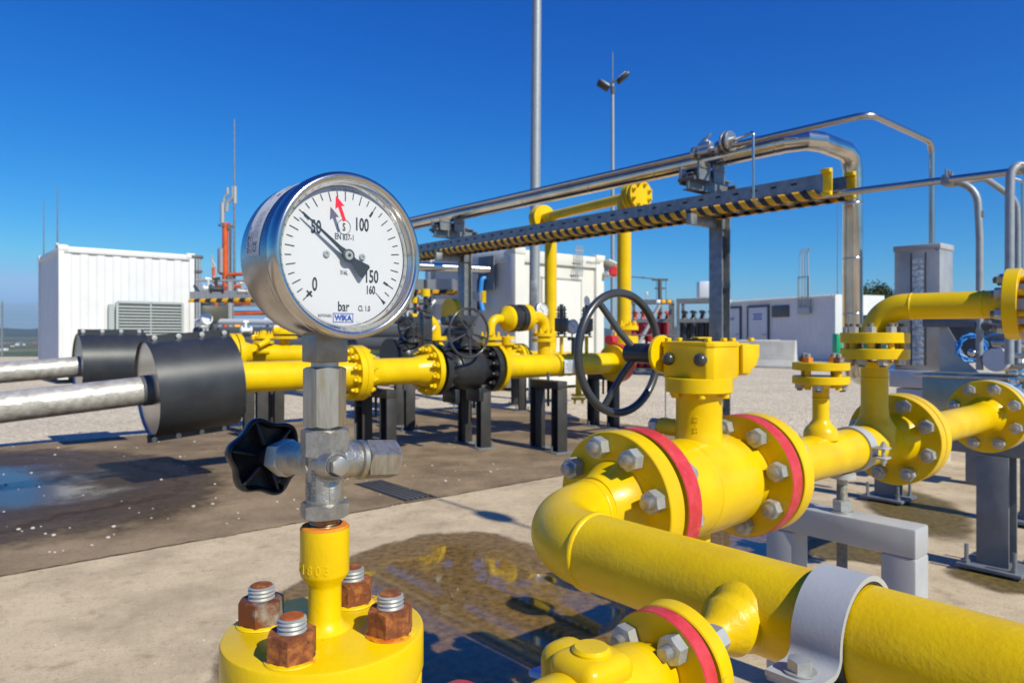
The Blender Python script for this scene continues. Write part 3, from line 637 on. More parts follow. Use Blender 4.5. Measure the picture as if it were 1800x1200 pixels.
th = MB(); th.lathe([(.0083+.0008*(i % 2), i*.0011) for i in range(12)], V((sx, dG, zz(934))), Z, 36); th.obj('thread', mat('rust_thread', (.50, .42, .28), .35, .9, col2=(.55, .2, .03), vs=120, vc=(.45, .6)), so_)
rt = MB()
for i, ch in enumerate('81803'):
    aa = rad(-112+9*0)+(i-2)*.36; nn = V((math.cos(aa), math.sin(aa), 0)); tt = V((-nn.y, nn.x, 0)); raise_text(rt, ch, .0078, V((sx, dG, zz(990)))+nn*.01425, tt, Z, .0006, 0, .8)
rt.obj('raised_number', 'yellow', so_, flat=True)
RF = .0592
MB().lathe([(0, 0), (RF-.0018, 0), (RF-.0005, -.0006), (RF, -.0020), (RF, -.024), (RF-.001, -.026), (0, -.026)], V((sx, dG, zf)), Z, 96, t0='open').obj('cover_flange', 'yellow', fl, angle=40)
MB().lathe([(0, -.0265), (.045, -.0265), (.045, -.029), (RF-.002, -.029), (RF-.001, -.030), (RF-.001, -.054), (RF-.003, -.056), (.035, -.058), (.032, -.064), (.0265, -.095), (.0265, -.70), (.0265, -.838)], V((sx, dG, zf)), Z, 72, t0='open').obj('lower_flange', 'yellow', fl, angle=40)
MB().box(V((sx, dG, .012)), (.2, .2, .016), (A, B, Z), .003).obj('base_plate', 'grey_post', fl)
ph0 = rad(-10)
for i in range(4):
    a = ph0+i*pi/2; p = V((sx+.0415*math.cos(a), dG+.0415*math.sin(a), zf+.0008))
    k = ['rust', 'rust', 'rust_zinc', 'rust'][i]
    MB().lathe([(.0150, -.0006), (.0147, .0002), (.0125, .0008)], p, Z, 36, t0='open').obj('rust_stain', 'yellow_rust', fl)
    o = MB().hexn(p, Z, .0238, .0150, 0, V((math.cos(i*1.1+.5), math.sin(i*1.1+.5), 0))).obj('hex_nut', k, fl)
    MB().stud(p+V((0, 0, .0145)), Z, .0080, .0080, 0, .0021, 28).obj('stud', 'rust_zinc' if False else 'zinc', o)
    MB().lathe([(.0066, 0), (.0062, .0005), (0, .0007)], p+V((0, 0, .0225)), Z, 24, t0='open').obj('stud_end', 'rust_bright' if i == 3 else 'rust', o)
# ================================================================= yellow line across the front right
L0 = V((.2195, 1.365, .700))
def ln(s, b=0., z=0.): return L0+A*s+B*b+Z*z
# ---- big ball valve
VC = ln(.235)                                   # stem axis
bv = thing('ball_valve', 'large yellow ball valve with red flange rims, gearbox and dark handwheel', 'valve', V((VC.x, VC.y, 0)))
rv = .1365
MB().lathe([(.052, .046), (.075, .0465), (.088, .052), (.096, .070), (.1000, .094), (.1000, .172), (.1015, .174), (.1015, .262), (.1000, .264), (.1000, .322), (.097, .330), (.090, .336), (.083, .338), (.0825, .372), (.088, .384)], L0, A, 96, t0='open').obj('body', 'yellow', bv, angle=28)
for s, d in ((.012, 1), (.418, -1)):
    o = MB().lathe([(0, 0), (rv-.0015, 0), (rv, .0015), (rv, .0385), (rv-.0015, .040), (.05, .040)], ln(s), A*d, 96, 0, [1, 2, 2, 2, 1, 1]).obj('end_flange', ['yellow', 'yellow', 'red_edge'], bv)
    # nuts on the inner face of each valve flange
    bolts(o, ln(s)+A*d*.0405, A*d, .1080, 8, rad(22.5-9), .0365, .022, .0125, .012, rot=.3)
nk = MB(); ns = VC
nk.lathe([(.052, .075), (.0505, .098), (.0485, .106), (.0480, .118), (.0480, .196), (.050, .200)], ns, Z, 64, t0='open')
nk.obj('stem_neck', 'yellow', bv)
MB().lathe([(.0, .197), (.0685, .197), (.0700, .1985), (.0700, .2265), (.0685, .228), (0, .228)], ns, Z, 72).obj('mounting_flange', 'yellow', bv)
for i in range(6):
    a = rad(20+60*i); p = ns+V((math.cos(a), math.sin(a), 0))*.0585
    MB().cyl(p+Z*.186, p+Z*.198, .0085, 20, 0, None, .0015).obj('cap_screw', 'yellow', bv)
tx = MB()
for i, ch in enumerate('59\u00b7E9'):
    aa = rad(-112); nn = V((math.cos(aa), math.sin(aa), 0)); tt = V((-nn.y, nn.x, 0)); raise_text(tx, ch, .012, ns+nn*.0475+Z*(.118+i*.0075), Z, -tt, .0022, 0, .9)
tx.obj('cast_number', 'yellow', bv, flat=True)
# grease fitting on the neck, drain boss beneath
gf = MB().cyl(ns+B*.03+Z*.118-A*.02, ns+B*.085+Z*.118-A*.02, .0185, 32, 0, None, .002); gfo = gf.obj('grease_boss', 'yellow', bv)
g2_ = MB().hexn(ns+B*.088+Z*.118-A*.02, B, .027, .022, 0, Z, True); g2_.cyl(ns+B*.082+Z*.118-A*.02, ns+B*.09+Z*.118-A*.02, .012, 24); g2_.obj('grease_nut', 'zinc', gfo)
MB().lathe([(.024, -.088), (.024, -.118), (.021, -.122), (0, -.122)], VC, Z, 40, t0='open').obj('drain_boss', 'yellow', bv)
# gearbox, in the valve's own frame: a along the pipe, b across it
def gp(a, b, z): return V((VC.x, VC.y, 0))+A*a+B*b+Z*z
zg0, zg1 = .926, 1.009
gb = MB()
out = [(-.047, -.050), (-.035, -.062), (.050, -.062), (.062, -.050), (.062, .056), (.052, .066), (-.037, .066), (-.047, .056)]
gb.prism(out, gp(0, 0, zg0), A, B, zg1-zg0-.004, 0, .003)
gb.prism([(x*1.035, y*1.035) for x, y in out], gp(0, 0, zg1-.016), A, B, .011, 0, .002)
gb.box(gp(.085, -.030, .966), (.060, .052, .070), (A, B, Z), .006)
gb.prism([(0, 0), (.066, 0), (.066, .026), (.054, .046), (.020, .062), (0, .062)][::1], gp(.064, -.066, .998), A, -Z, .008, 0, .0025)
for a, b in ((-.040, -.050), (.052, -.048), (-.038, .052), (.050, .050), (.004, -.058), (.01, .058), (.118, -.052)): gb.box(gp(a, b, zg1-.001), (.013, .010, .008), (A, B, Z), .002)
gbo = gb.obj('gearbox', 'yellow', bv)
MB().lathe([(.0, 0), (.041, 0), (.042, .0015), (.042, .005), (.040, .0065), (0, .0068)], gp(.008, -.002, zg1-.006), Z, 64).obj('indicator_disc', 'blackpaint', gbo)
MB().box(gp(.008, -.002, zg1+.0028), (.050, .018, .004), (A, B, Z), .0015).obj('pointer_bar', 'yellow', gbo)
for b in (.042, -.038):
    o = MB().lathe([(.0138, -.003), (.0138, .004), (.0130, .008), (.0105, .0120), (.0066, .0145), (.002, .0155), (0, .0155)], gp(-.047, b, .967), -A, 36, t0='open').obj('domed_plug', 'charcoal', gbo)
bpz = .977
MB().lathe([(0, 0), (.0395, 0), (.0405, .001), (.0405, .008), (.0395, .009), (.022, .0092)], gp(-.037, .066, bpz), B, 56).obj('bearing_plate', 'yellow', gbo)
_, u, w = perp(B)
for i in range(6): a = rad(60*i+20); MB().cyl(gp(-.037, .0745, bpz)+(u*math.cos(a)+w*math.sin(a))*.033, gp(-.037, .0757, bpz)+(u*math.cos(a)+w*math.sin(a))*.033, .003, 12).obj('plate_screw', 'darkgrey', gbo)
# handwheel
hc = gp(-.037, .075, bpz); hw = MB().lathe([(.0, 0), (.0225, 0), (.0225, .086), (.0215, .088), (.012, .089), (0, .089)], hc, B, 40, t0='open').obj('handwheel', 'blackpaint', bv)
wc = hc+B*.113
MB().ring(wc, B, .1375, .0095, 112, 18).obj('rim', 'charcoal', hw)
for ang in (-32, -155, 86):
    a = rad(ang); d = (u*math.cos(a)+w*math.sin(a))
    MB().tube([hc+B*.070+d*.018, hc+B*.088+d*.055, wc+d*.134], .0076, 14).obj('spoke', 'charcoal', hw)
rd = G(1170, 738); rr_ = thing('marker_rod', 'thin upright grey rod standing in the gravel behind the handwheel', 'rod', rd)
MB().cyl(rd, rd+Z*.95, .008, 8).obj('rod', 'galv', rr_); MB().cyl(rd, rd+Z*.03, .03, 12).obj('foot', 'galv', rr_)
# a cable strung high above, out of view, whose shadow crosses the pale concrete
oc_ = V((2.49, 1.24, 3.6)); oca = MB().tube([oc_+B*.3, oc_, oc_-B*1.4, oc_-B*5, oc_-B*12], .012, 8)
och = thing('overhead_cable', 'high thin cable with one lamp whose shadow crosses the pale concrete', 'cable', oc_); oca.obj('cable', 'black', och)
MB().lathe([(.0, -.13), (.06, -.12), (.075, -.04), (.06, .05), (0, .06)], oc_-B*.42-Z*.05, B, 20).obj('lamp', 'darkgrey', och)
# ---- elbow pipe with its weld-neck flange, running down to the lower right corner
ep = thing('elbow_pipe', 'thick yellow pipe bending round an elbow towards the lower right', 'pipe', V((.126, 1.086, 0)))
c0 = ln(0); r4 = .0572; ze = -.012
corner = ln(-.252, 0, ze); 
pend = corner-B*.98
path = bendpath([ln(-.045), ln(-.10, 0, -.004), corner, pend], [.152]*4, 22)
pb = MB().tube(path, r4, 72); pb.obj('pipe', 'yellow_rough', ep, angle=50)
bend_end = corner-B*.152
for t in (bend_end, ln(-.104, 0, -.005)):
    ax = -B if t is bend_end else A
    MB().lathe([(r4-.001, -.006), (r4+.0012, -.0052), (r4+.0030, -.002), (r4+.0030, .002), (r4+.0012, .0052), (r4-.001, .006)], t, ax, 72, t0='open').obj('weld_seam', 'yellow_rough', ep, angle=60)
ef = MB(); wn_flange(ef, ln(.0), -A, rv, .040, r4, .078, .052, 0, None, 96); efo = ef.obj('weld_neck_flange', ['yellow'], ep)
bolts(efo, ln(-.0402), -A, .1080, 8, rad(22.5-9), .0365, .023, .0125, .013, rot=.2)
# small branch on the near side, reducing to its flange
bp = corner-B*.429; sdir = (-A+Z*-.12).normalized()
br = MB().lathe([(.043, .034), (.041, .048), (.0365, .054), (.0345, .058), (.0345, .074), (.033, .077), (.0240, .091), (.022, .0955), (.0205, .099), (.0195, .150), (.021, .160)], bp, sdir, 48, t0='open')
bro = br.obj('branch_stub', 'yellow_rough', ep)
fc = bp+sdir*.176
fo = MB().lathe([(.020, -.020), (.030, -.017), (.034, -.001), (.0615, 0), (.0630, .0015), (.0630, .0185), (.0615, .020), (.036, .020), (.036, .022), (0, .022)], fc-sdir*.02, sdir, 72, t0='open').obj('branch_flange', 'yellow', ep)
bolts(fo, fc-sdir*.0205, -sdir, .0445, 4, rad(45+8), .027, .016, .008, .004, rot=.5)
# ---- small ball valve hanging off that branch
sv = thing('ball_valve', 'small yellow ball valve with red flange rims beneath the elbow pipe', 'valve', V((fc.x, fc.y, 0)))
vf = fc+sdir*.0075; RS = .063
def small_flange(c, d, p):
    o = MB().lathe([(0, 0), (RS-.001, 0), (RS, .001), (RS, .0185), (RS-.001, .0195), (.03, .0195)], c, d, 72, 0, [1, 2, 2, 2, 1, 1]).obj('end_flange', ['yellow', 'yellow', 'red_edge'], p)
    bolts(o, c+d*.0196, d, .0445, 4, rad(45+8), .0265, .0145, .0079, .010, rot=.4); return o
sdir0 = sdir; sdir = (-A-Z*.02).normalized(); small_flange(vf, sdir, sv)
RS = .078; vf2 = vf+sdir*.270-Z*.012; small_flange(vf2, -sdir, sv); RS = .063
MB().lathe([(.030, .017), (.0305, .026), (.036, .036), (.040, .050), (.041, .062), (.041, .165), (.040, .185), (.034, .205), (.030, .225), (.030, .245)], vf, sdir, 64, t0='open').obj('body', 'yellow', sv)
bm2 = MB(); mid = vf+sdir*.118
bm2.box(mid+Z*.038, (.066, .062, .030), (A, B, Z), .014, seg=4); bm2.box(mid+Z*.022+B*.03, (.05, .05, .06), (A, B, Z), .018, seg=4); bm2.cyl(mid+Z*.03, mid+Z*.058, .019, 36, 0, None, .003)
bm2.obj('bonnet', 'yellow', sv)
lv = MB(); lv.box(mid+B*.045+Z*.012, (.018, .075, .008), (A, (B-Z*.2).normalized(), (Z+B*.2).normalized()), .003); lv.obj('blue_lever', 'blue', sv)
spp = MB().tube([vf2, vf2+sdir*.2], .022, 32); wn_flange(spp, vf2+sdir*.008, sdir, RS, .019, .022, .034, .03)
t_ = thing('pipe_stub', 'short yellow pipe below the small red rimmed valve', 'pipe', vf2+sdir*.008)
spp.obj('stub', 'yellow', t_); 
# ---- big grey strap clamp over the elbow pipe, with its stand
cp = corner-B*.532; ca = -B
pc = thing('pipe_clamp', 'light grey strap clamp bolted over the thick elbow pipe', 'clamp', V((cp.x, cp.y, 0)))
def strap(mb, c, ax, r, wd, th_, ear, drop=.008, er=.016):
    "half-ring strap with flared ears: an outline swept along the pipe axis"
    ax = V(ax).normalized(); side = A; pts = []
    n = 28; y0 = -drop
    outer = [(-r-th_-ear, y0), (-r-th_-er, y0)]
    for i in range(7): a = -pi/2+pi/2*i/6; outer.append((-r-th_-er+er*math.cos(a), y0+er+er*math.sin(a)))
    outer = outer[:2]+outer[2:]
    for i in range(n+1): a = pi-pi*i/n; outer.append(((r+th_)*math.cos(a), max((r+th_)*math.sin(a), y0+er)))
    for i in range(7): a = pi+pi/2*i/6; outer.append((r+th_+er+er*math.cos(a), y0+er+er*math.sin(a)))
    outer += [(r+th_+ear, y0)]
    inner = []
    n_pts = len(outer)
    for i, (x, y) in enumerate(outer):
        p = V(outer[max(i-1, 0)]+(0,)); q = V(outer[min(i+1, n_pts-1)]+(0,)); t = (q-p).normalized(); nn = V((t.y, -t.x, 0)); inner.append((x+nn.x*th_, y+nn.y*th_))
    vs = []
    for k in (-.5, .5):
        for x, y in outer+inner: vs.append(V(c)+side*x+Z*y+ax*wd*k)
    N_ = n_pts; fs = []
    for i in range(N_-1):
        fs += [(i, i+1, 2*N_+i+1, 2*N_+i), (N_+i, 3*N_+i, 3*N_+i+1, N_+i+1), (i, N_+i, N_+i+1, i+1), (2*N_+i, 2*N_+i+1, 3*N_+i+1, 3*N_+i)]
    fs += [(0, 2*N_, 3*N_, N_), (N_-1, 2*N_-1, 4*N_-1, 3*N_-1)]
    mb.add(vs, fs)
sm = MB(); strap(sm, cp, ca, r4+.004, .054, .006, .052, .016, .014); sm.obj('strap', 'grey', pc, angle=40)
MB().lathe([(r4+.001, -.026), (r4+.0045, -.026), (r4+.0045, .026), (r4+.001, .026)], cp, ca, 64, t0='open').obj('rubber_lining', 'black', pc)
for s in (-1, 1):
    p = cp+A*s*.098-Z*.022
    bo = MB().hexn(p+Z*.0085, Z, .022, .012, 0, V((.5, .8, 0))); bo.cyl(p+Z*.0065, p+Z*.0085, .0165, 36); bo = bo.obj('hex_bolt', 'zinc', pc)
    MB().stud(p+Z*.006, -Z, .0075, .085, 0, .002).obj('bolt_shank', 'zinc', bo)
lw = MB(); lw.box(cp-Z*.080, (.26, .062, .010), (A, B, Z), .002); lw.obj('saddle_plate', 'grey', pc)
ps = thing('pipe_stand', 'light grey column stand under the clamp of the elbow pipe', 'stand', V((cp.x, cp.y, 0)))
MB().box(V((cp.x, cp.y, .30)), (.09, .09, .59), (A, B, Z), .004).obj('column', 'grey', ps); MB().box(V((cp.x, cp.y, .006)), (.2, .2, .012), (A, B, Z), .002).obj('base_plate', 'grey', ps)
# ---- spool to the right of the valve
sp = thing('pipe_spool', 'yellow pipe spool with two upright branches right of the large valve', 'pipe', V((ln(.8).x, ln(.8).y, 0)))
f1 = MB(); wn_flange(f1, ln(.430), A, rv, .040, r4, .078, .052, 0, None, 96); f1o = f1.obj('weld_neck_flange', 'yellow', sp)
bolts(f1o, ln(.4702), A, .108, 8, rad(22.5-9), .0365, .022, .0125, .012, rot=.8)
MB().tube([ln(.47), ln(1.18)], r4, 64).obj('pipe', 'yellow', sp)
f2 = MB(); wn_flange(f2, ln(1.262), -A, rv, .036, r4, .078, .052, 0, None, 96); f2o = f2.obj('weld_neck_flange', 'yellow', sp)
bolts(f2o, ln(1.2255), -A, .108, 8, rad(22.5+4), .0365, .022, .0125, .012, rot=.1)
b1 = ln(.775); vt = MB().lathe([(.044, .045), (.042, .066), (.036, .076), (.030, .082), (.0215, .094), (.0205, .100), (.0205, .150), (.0225, .153), (.0205, .156), (.021, .178), (.028, .188), (.0345, .192)], b1, Z, 48, t0='open')
vto = vt.obj('vent_branch', 'yellow', sp)
def plate(c, ax, R_, t, mt='yellow', name='flange', parent=None): return MB().lathe([(0, 0), (R_-.0015, 0), (R_, .0015), (R_, t-.0015), (R_-.0015, t), (0, t)], c, ax, 64).obj(name, mt, parent)
pf = plate(b1+Z*.190, Z, .0705, .020, name='vent_flange', parent=vto)
bolts(vto, b1+Z*.189, -Z, .052, 4, rad(30), .023, .013, .0078, .006, rot=.2)
bb = thing('blind_flange', 'small yellow blind flange with rust streaked nuts on the short branch', 'flange', b1+Z*.226)
plate(b1+Z*.226, Z, .0705, .020, name='disc', parent=bb)
for i in range(4):
    a = rad(30+90*i); _, u, w = perp(Z); p = b1+Z*.2462+(u*math.cos(a)+w*math.sin(a))*.052
    o = MB().hexn(p, Z, .023, .0135, 0, V((1, .3, 0))).obj('hex_nut', 'rust_zinc' if i % 2 else 'rust_orange', bb)
    MB().stud(p+Z*.013, Z, .0078, .010).obj('stud', 'zinc', o); MB().cyl(p-Z*.07, p, .0078, 16).obj('shank', 'yellow', o)
b2 = ln(1.10); tee = MB().lathe([(.0575, .0), (.0565, .05), (.048, .066), (.0415, .078), (.0385, .09), (.038, .1), (.0365, .104), (.0365, .19), (.0385, .193), (.0365, .196), (.0365, .222), (.048, .236), (.052, .240)], b2, Z, 56, t0='open').obj('tee_branch', 'yellow', sp)
zt1 = .248
plate(b2+Z*zt1, Z, .092, .030, name='tee_flange', parent=tee)
bolts(tee, b2+Z*(zt1-.0005), -Z, .070, 8, rad(10), .0265, .016, .009, .006, rot=.2)
# ---- bend above it, running to the red valve at the frame's edge
eb = thing('elbow_pipe', 'slim yellow pipe rising from a flange and bending level to the red valve', 'pipe', V((b2.x, b2.y, 0)))
zt2 = zt1+.046
plate(b2+Z*zt2, Z, .092, .030, name='lower_flange', parent=eb)
bolts(eb, b2+Z*(zt2+.0302), Z, .070, 8, rad(10), .0265, .017, .009, .010, rot=.2)
for i in range(8):
    a = rad(10+45*i); _, u, w = perp(Z); p = b2+(u*math.cos(a)+w*math.sin(a))*.070; 
    MB().cyl(p+Z*(zt1+.028), p+Z*(zt2+.002), .009, 14).obj('stud_shank', 'yellow', eb)
zx = 1.098-.70; hdir = (-B*.94+A*.10).normalized(); hend = b2+Z*zx+hdir*.322
MB().tube(bendpath([b2+Z*(zt2+.02), b2+Z*zx, hend], [.098]*3, 18), .0368, 48).obj('pipe', 'yellow_smooth', eb)
for t, ax in ((b2+Z*zx+hdir*.098, hdir), (b2+Z*(zx-.098), Z), (b2+Z*zx+hdir*.27, hdir)):
    MB().lathe([(.0365, -.004), (.0385, -.001), (.0385, .001), (.0365, .004)], t, ax, 48, t0='open').obj('weld_seam', 'yellow_smooth', eb)
fx_ = MB().lathe([(.037, -.03), (.044, -.008), (.050, 0), (.0905, 0), (.092, .0015), (.092, .031), (.0905, .0325), (0, .0325)], hend, hdir, 64, t0='open').obj('end_flange', 'yellow_smooth', eb)
bolts(fx_, hend-hdir*.0005, -hdir, .068, 8, rad(22), .0265, .017, .009, .010, rot=.2)
rvv = thing('ball_valve', 'red rimmed valve on the slim pipe at the edge of view', 'valve', hend+hdir*.07)
ro = MB().lathe([(0, 0), (.0905, 0), (.092, .0015), (.092, .05), (.0905, .0515), (0, .0515)], hend+hdir*.0605, hdir, 64, 0, [1, 0, 0, 0, 1, 1]).obj('end_flange', ['red', 'red'], rvv)
MB().lathe([(.05, .05), (.07, .07), (.072, .16), (.05, .18)], hend+hdir*.06, hdir, 48).obj('body', 'yellow_smooth', rvv)
for i in range(8):
    _, u, w = perp(hdir); a = rad(22+45*i); p = hend+(u*math.cos(a)+w*math.sin(a))*.068; MB().cyl(p+hdir*.03, p+hdir*.062, .009, 14).obj('stud_shank', 'yellow_smooth', rvv)
# ---- last spool, flange to flange
s2 = thing('pipe_spool', 'plain yellow spool between two wide flanges above the grey post', 'pipe', V((ln(1.7).x, ln(1.7).y, 0)))
f3 = MB(); wn_flange(f3, ln(1.268, 0, .001), A, rv, .036, r4, .078, .052, 0, None, 96); f3o = f3.obj('weld_neck_flange', 'yellow', s2)
MB().tube([ln(1.30), ln(2.03, 0, .006)], r4*.92, 56).obj('pipe', 'yellow', s2)
f4 = MB(); wn_flange(f4, ln(2.105, 0, .007), -A, rv, .036, r4*.92, .07, .045, 0, None, 96); f4o = f4.obj('weld_neck_flange', 'yellow', s2)
bolts(f4o, ln(2.0685, 0, .007), -A, .108, 8, rad(22.5+4), .0365, .022, .0125, .012, rot=.1)
gfl = thing('insulated_flange', 'pale grey flange of the shiny line bolted behind the last yellow flange', 'flange', V((ln(2.12).x, ln(2.12).y, .56)))
MB().lathe([(0, 0), (rv, 0), (rv, .034), (.08, .036), (.06, .09), (.06, .6)], ln(2.112, 0, .007), A, 72).obj('flange', 'sign', gfl)
# ---- ring clamp on the spool
rc = thing('ring_clamp', 'thin grey ring clamp with screw round the yellow spool', 'clamp', ln(.955, 0, -.06))
MB().lathe([(r4+.001, -.02), (r4+.006, -.02), (r4+.006, .02), (r4+.001, .02)], ln(.955), A, 64, t0='open').obj('ring', 'grey', rc)
cl = MB()
for z in (.012, -.014): cl.box(ln(.955, -.078, z), (.040, .038, .006), (A, B, Z), .002)
cl.obj('lug', 'grey', rc)
cs = MB().cyl(ln(.955, -.084, -.034), ln(.955, -.084, .030), .005, 14); cs.hexn(ln(.955, -.084, .015), Z, .016, .009); cs.hexn(ln(.955, -.084, -.018), -Z, .016, .009); cs.obj('clamp_screw', 'zinc', rc)
# ---- portal support with threaded rod
pp = ln(.895); sup = thing('pipe_support', 'light grey square portal frame with threaded jacking rod under the spool', 'support', V((pp.x, pp.y, 0)))
fr = MB(); fr.box(V((pp.x, pp.y, .497)), (.085, .405, .075), (A, B, Z), .006)
for b in (-.160, .160): fr.box(V((pp.x, pp.y, 0))+B*b+Z*.237, (.085, .085, .446), (A, B, Z), .006)
fr.obj('frame', 'grey', sup)
MB().stud(V((pp.x, pp.y, .33)), Z, .0145, .32, 0, .0035, 20).obj('threaded_rod', 'stud', sup)
n_ = MB(); n_.hexn(V((pp.x, pp.y, .538)), Z, .044, .030, 0, X, True); n_.lathe([(.03, 0), (.03, .003)], V((pp.x, pp.y, .535)), Z, 36); n_.obj('jacking_nut', 'zinc', sup)
MB().cyl(V((pp.x, pp.y, .628)), V((pp.x, pp.y, .642)), .035, 36).obj('cradle', 'grey', sup)
# ---- steel posts with base plates and anchor bolts
def hpost(mb, o, h, w=.12, t=.009, z0=0., ax=(A, B)):
    ux, uy = ax
    mb.box(V(o)+Z*(z0+h/2), (w-2*t+.002, t*.7, h), (ux, uy, Z))
    for s in (-1, 1): mb.box(V(o)+ux*s*(w/2-t/2)+Z*(z0+h/2), (t, w, h), (ux, uy, Z), .0015)
def anchor_base(root, o, wd=.24, t=.016, m='grey_post'):
    MB().box(V(o)+Z*(t/2+.018), (wd, wd, t), (A, B, Z), .002).obj('base_plate', m, root)
    for a in (-1, 1):
        for b in (-1, 1):
            q = V(o)+A*a*(wd/2-.032)+B*b*(wd/2-.032); an = MB().cyl(q, q+Z*.115, .0085, 14); an.hexn(q+Z*.034, Z, .026, .014); an.obj('anchor_bolt', 'galv', root)
def tpost(px, py, top, label, beam=0., rot=(A, B)):
    g = G(px, py); r = thing('support_post', label, 'post', g)
    m = MB(); hpost(m, g, top-.034, .12, .009, .034, rot); m.obj('column', 'grey_post', r); anchor_base(r, g)
    if beam:
        MB().box(g+Z*(top+.05), (.10, beam, .096), (A, B, Z), .003).obj('cross_beam', 'grey_post', r)
    return r
tpost(1752, 1003, .50, 'grey steel post with anchor bolts under the last yellow flange', .62)
tpost(1562, 880, .46, 'grey steel post with anchor bolts behind the portal frame', .3)
tpost(1822, 924, .50, 'grey steel post with anchor bolts half cut off at the edge of view', .3)
# ================================================================= first metering line behind
r8 = .1095
O1 = V((.03, 6.65, .715))
def l1(px, off=0., z=0.):
    "point of line one seen at column px"
    k = (px-CX)/F; s = (k*O1.y-O1.x)/(A.x-k*A.y); return O1+A*(s+off)+Z*z
def disc(mb, c, ax, R_, t, mi=0, mis=None): mb.lathe([(0, 0), (R_-.002, 0), (R_, .002), (R_, t-.002), (R_-.002, t), (0, t)], c, ax, 48, mi, mis); return mb
def nutring(parent, c, ax, bcr, n, af, h, m, name='hex_nut'):
    _, u, w = perp(ax)
    for i in range(n):
        a = 2*pi*(i+.5)/n; p = V(c)+(u*math.cos(a)+w*math.sin(a))*bcr
        mb = MB().hexn(p, ax, af, h, 0, u); mb.lathe([(af*.32, 0), (af*.32, h+.02), (af*.25, h+.026), (0, h+.027)], p, ax, 12); mb.obj(name, m, parent)
g1 = thing('gas_pipe', 'thick yellow gas pipe between dark jacket and black flanged valve', 'pipe', V((l1(520).x, l1(520).y, 0)))
MB().tube([l1(405, 0, -.0), l1(612)], r8, 48).obj('pipe', 'yellow_smooth', g1)
fa = l1(618); fA = MB(); fA.lathe([(r8, -.16), (.135, -.05), (.15, -.02), (.2150, -.018), (.2165, -.016), (.2165, .030), (.215, .032), (0, .032)], fa, A, 64, t0='open'); fAo = fA.obj('flange', 'yellow_smooth', g1)
nutring(fAo, fa-A*.018, -A, .178, 12, .046, .028, 'yellow_smooth')
g2 = thing('gas_pipe', 'short yellow spool between paired flanges left of the black valve', 'pipe', V((l1(690).x, l1(690).y, 0)))
vc = l1(814); vl = .30
fb = vc-A*(vl+.022)
fB = MB(); fB.lathe([(0, .034), (.215, .034), (.2165, .036), (.2165, .080), (.215, .082), (.15, .084), (.135, .11), (r8, .22)], fa, A, 64, t0='open'); fBo = fB.obj('flange', 'yellow_smooth', g2); nutring(fBo, fa+A*.082, A, .178, 12, .046, .028, 'yellow_smooth')
MB().tube([fa+A*.1, fb-A*.06], r8, 48).obj('pipe', 'yellow_smooth', g2)
fC = MB(); fC.lathe([(r8, -.20), (.135, -.09), (.15, -.06), (.215, -.058), (.2165, -.056), (.2165, -.012), (.215, -.01), (0, -.01)], fb, A, 64, t0='open'); fCo = fC.obj('flange', 'yellow_smooth', g2); nutring(fCo, fb-A*.058, -A, .178, 12, .046, .028, 'yellow_smooth')
def big_valve(name, label, c, px_wheel, wheel_b, R_, zw, wsh=.13):
    r = thing(name, label, 'valve', V((c.x, c.y, 0)))
    b = MB(); b.lathe([(.12, -.27), (.128, -.20), (.150, -.17), (.172, -.14), (.178, -.10), (.178, .10), (.172, .14), (.150, .17), (.128, .20), (.12, .27)], c, A, 64, t0='open')
    b.lathe([(.16, .18), (.13, .24), (.085, .27), (.085, .36)], c, Z, 40, t0='open'); b.box(c-Z*.23+A*.13, (.05, .2, .12), (A, B, Z), .01); b.box(c-Z*.23-A*.13, (.05, .2, .12), (A, B, Z), .01)
    b.obj('body', 'blackpaint', r, angle=40)
    for s in (-1, 1):
        o = disc(MB(), c+A*s*vl, A*-s, .2165, .052).obj('end_flange', 'blackpaint', r); nutring(o, c+A*s*(vl-.052), A*-s, .178, 12, .046, .03, 'blackpaint')
    MB().box(c+A*.02+Z*.21-B*.03, (.10, .002, .03), (A, B, Z)).obj('name_plate', 'sign', r)
    g = MB(); g.box(c+Z*.42, (.16, .18, .10), (A, B, Z), .02); g.lathe([(.10, .345), (.10, .365)], c, Z, 40); g.box(c+Z*.42-A*.10-B*.05, (.12, .16, .10), (A, B, Z), .02); g.cyl(c+Z*.42-A*.08+B*.02, c+Z*.42-A*.20+B*.02, .04, 24); g.obj('gearbox', 'charcoal', r)
    wc = c-B*wheel_b+Z*zw-A*wsh
    h = MB().cyl(c+Z*zw-B*.0-A*wsh, wc+B*.012, .022, 20); h.cyl(wc+B*.012, wc-B*.02, .036, 28); ho = h.obj('handwheel', 'charcoal', r)
    MB().ring(wc, B, R_, .0115, 80, 12).obj('rim', 'charcoal', ho)
    _, u, w = perp(B)
    for i in range(5):
        a = rad(90+14+72*i); d = u*math.cos(a)+w*math.sin(a); MB().tube([wc+d*.04, wc+d*(R_-.003)], .0105, 10).obj('spoke', 'charcoal', ho)
    return r
big_valve('flanged_valve', 'black flanged ball valve with five-spoke handwheel in the thick gas pipe', vc, 0, .26, .205, .315)
g3 = thing('gas_pipe', 'yellow gas pipe with relief loop between black valve and red flange', 'pipe', V((l1(960).x, l1(960).y, 0)))
fd = vc+A*(vl+.022)
rF = l1(1078)
fD = MB(); fD.lathe([(0, .01), (.215, .01), (.2165, .012), (.2165, .056), (.215, .058), (.15, .06), (.135, .09), (r8, .2)], fd, A, 64, t0='open'); fD.obj('flange', 'yellow_smooth', g3)
MB().tube([fd+A*.06, rF-A*.02], r8, 48).obj('pipe', 'yellow_smooth', g3)
for px in (905, 1000): MB().lathe([(r8-.001, -.008), (r8+.004, 0), (r8-.001, .008)], l1(px), A, 48, t0='open').obj('weld_seam', 'yellow_smooth', g3)
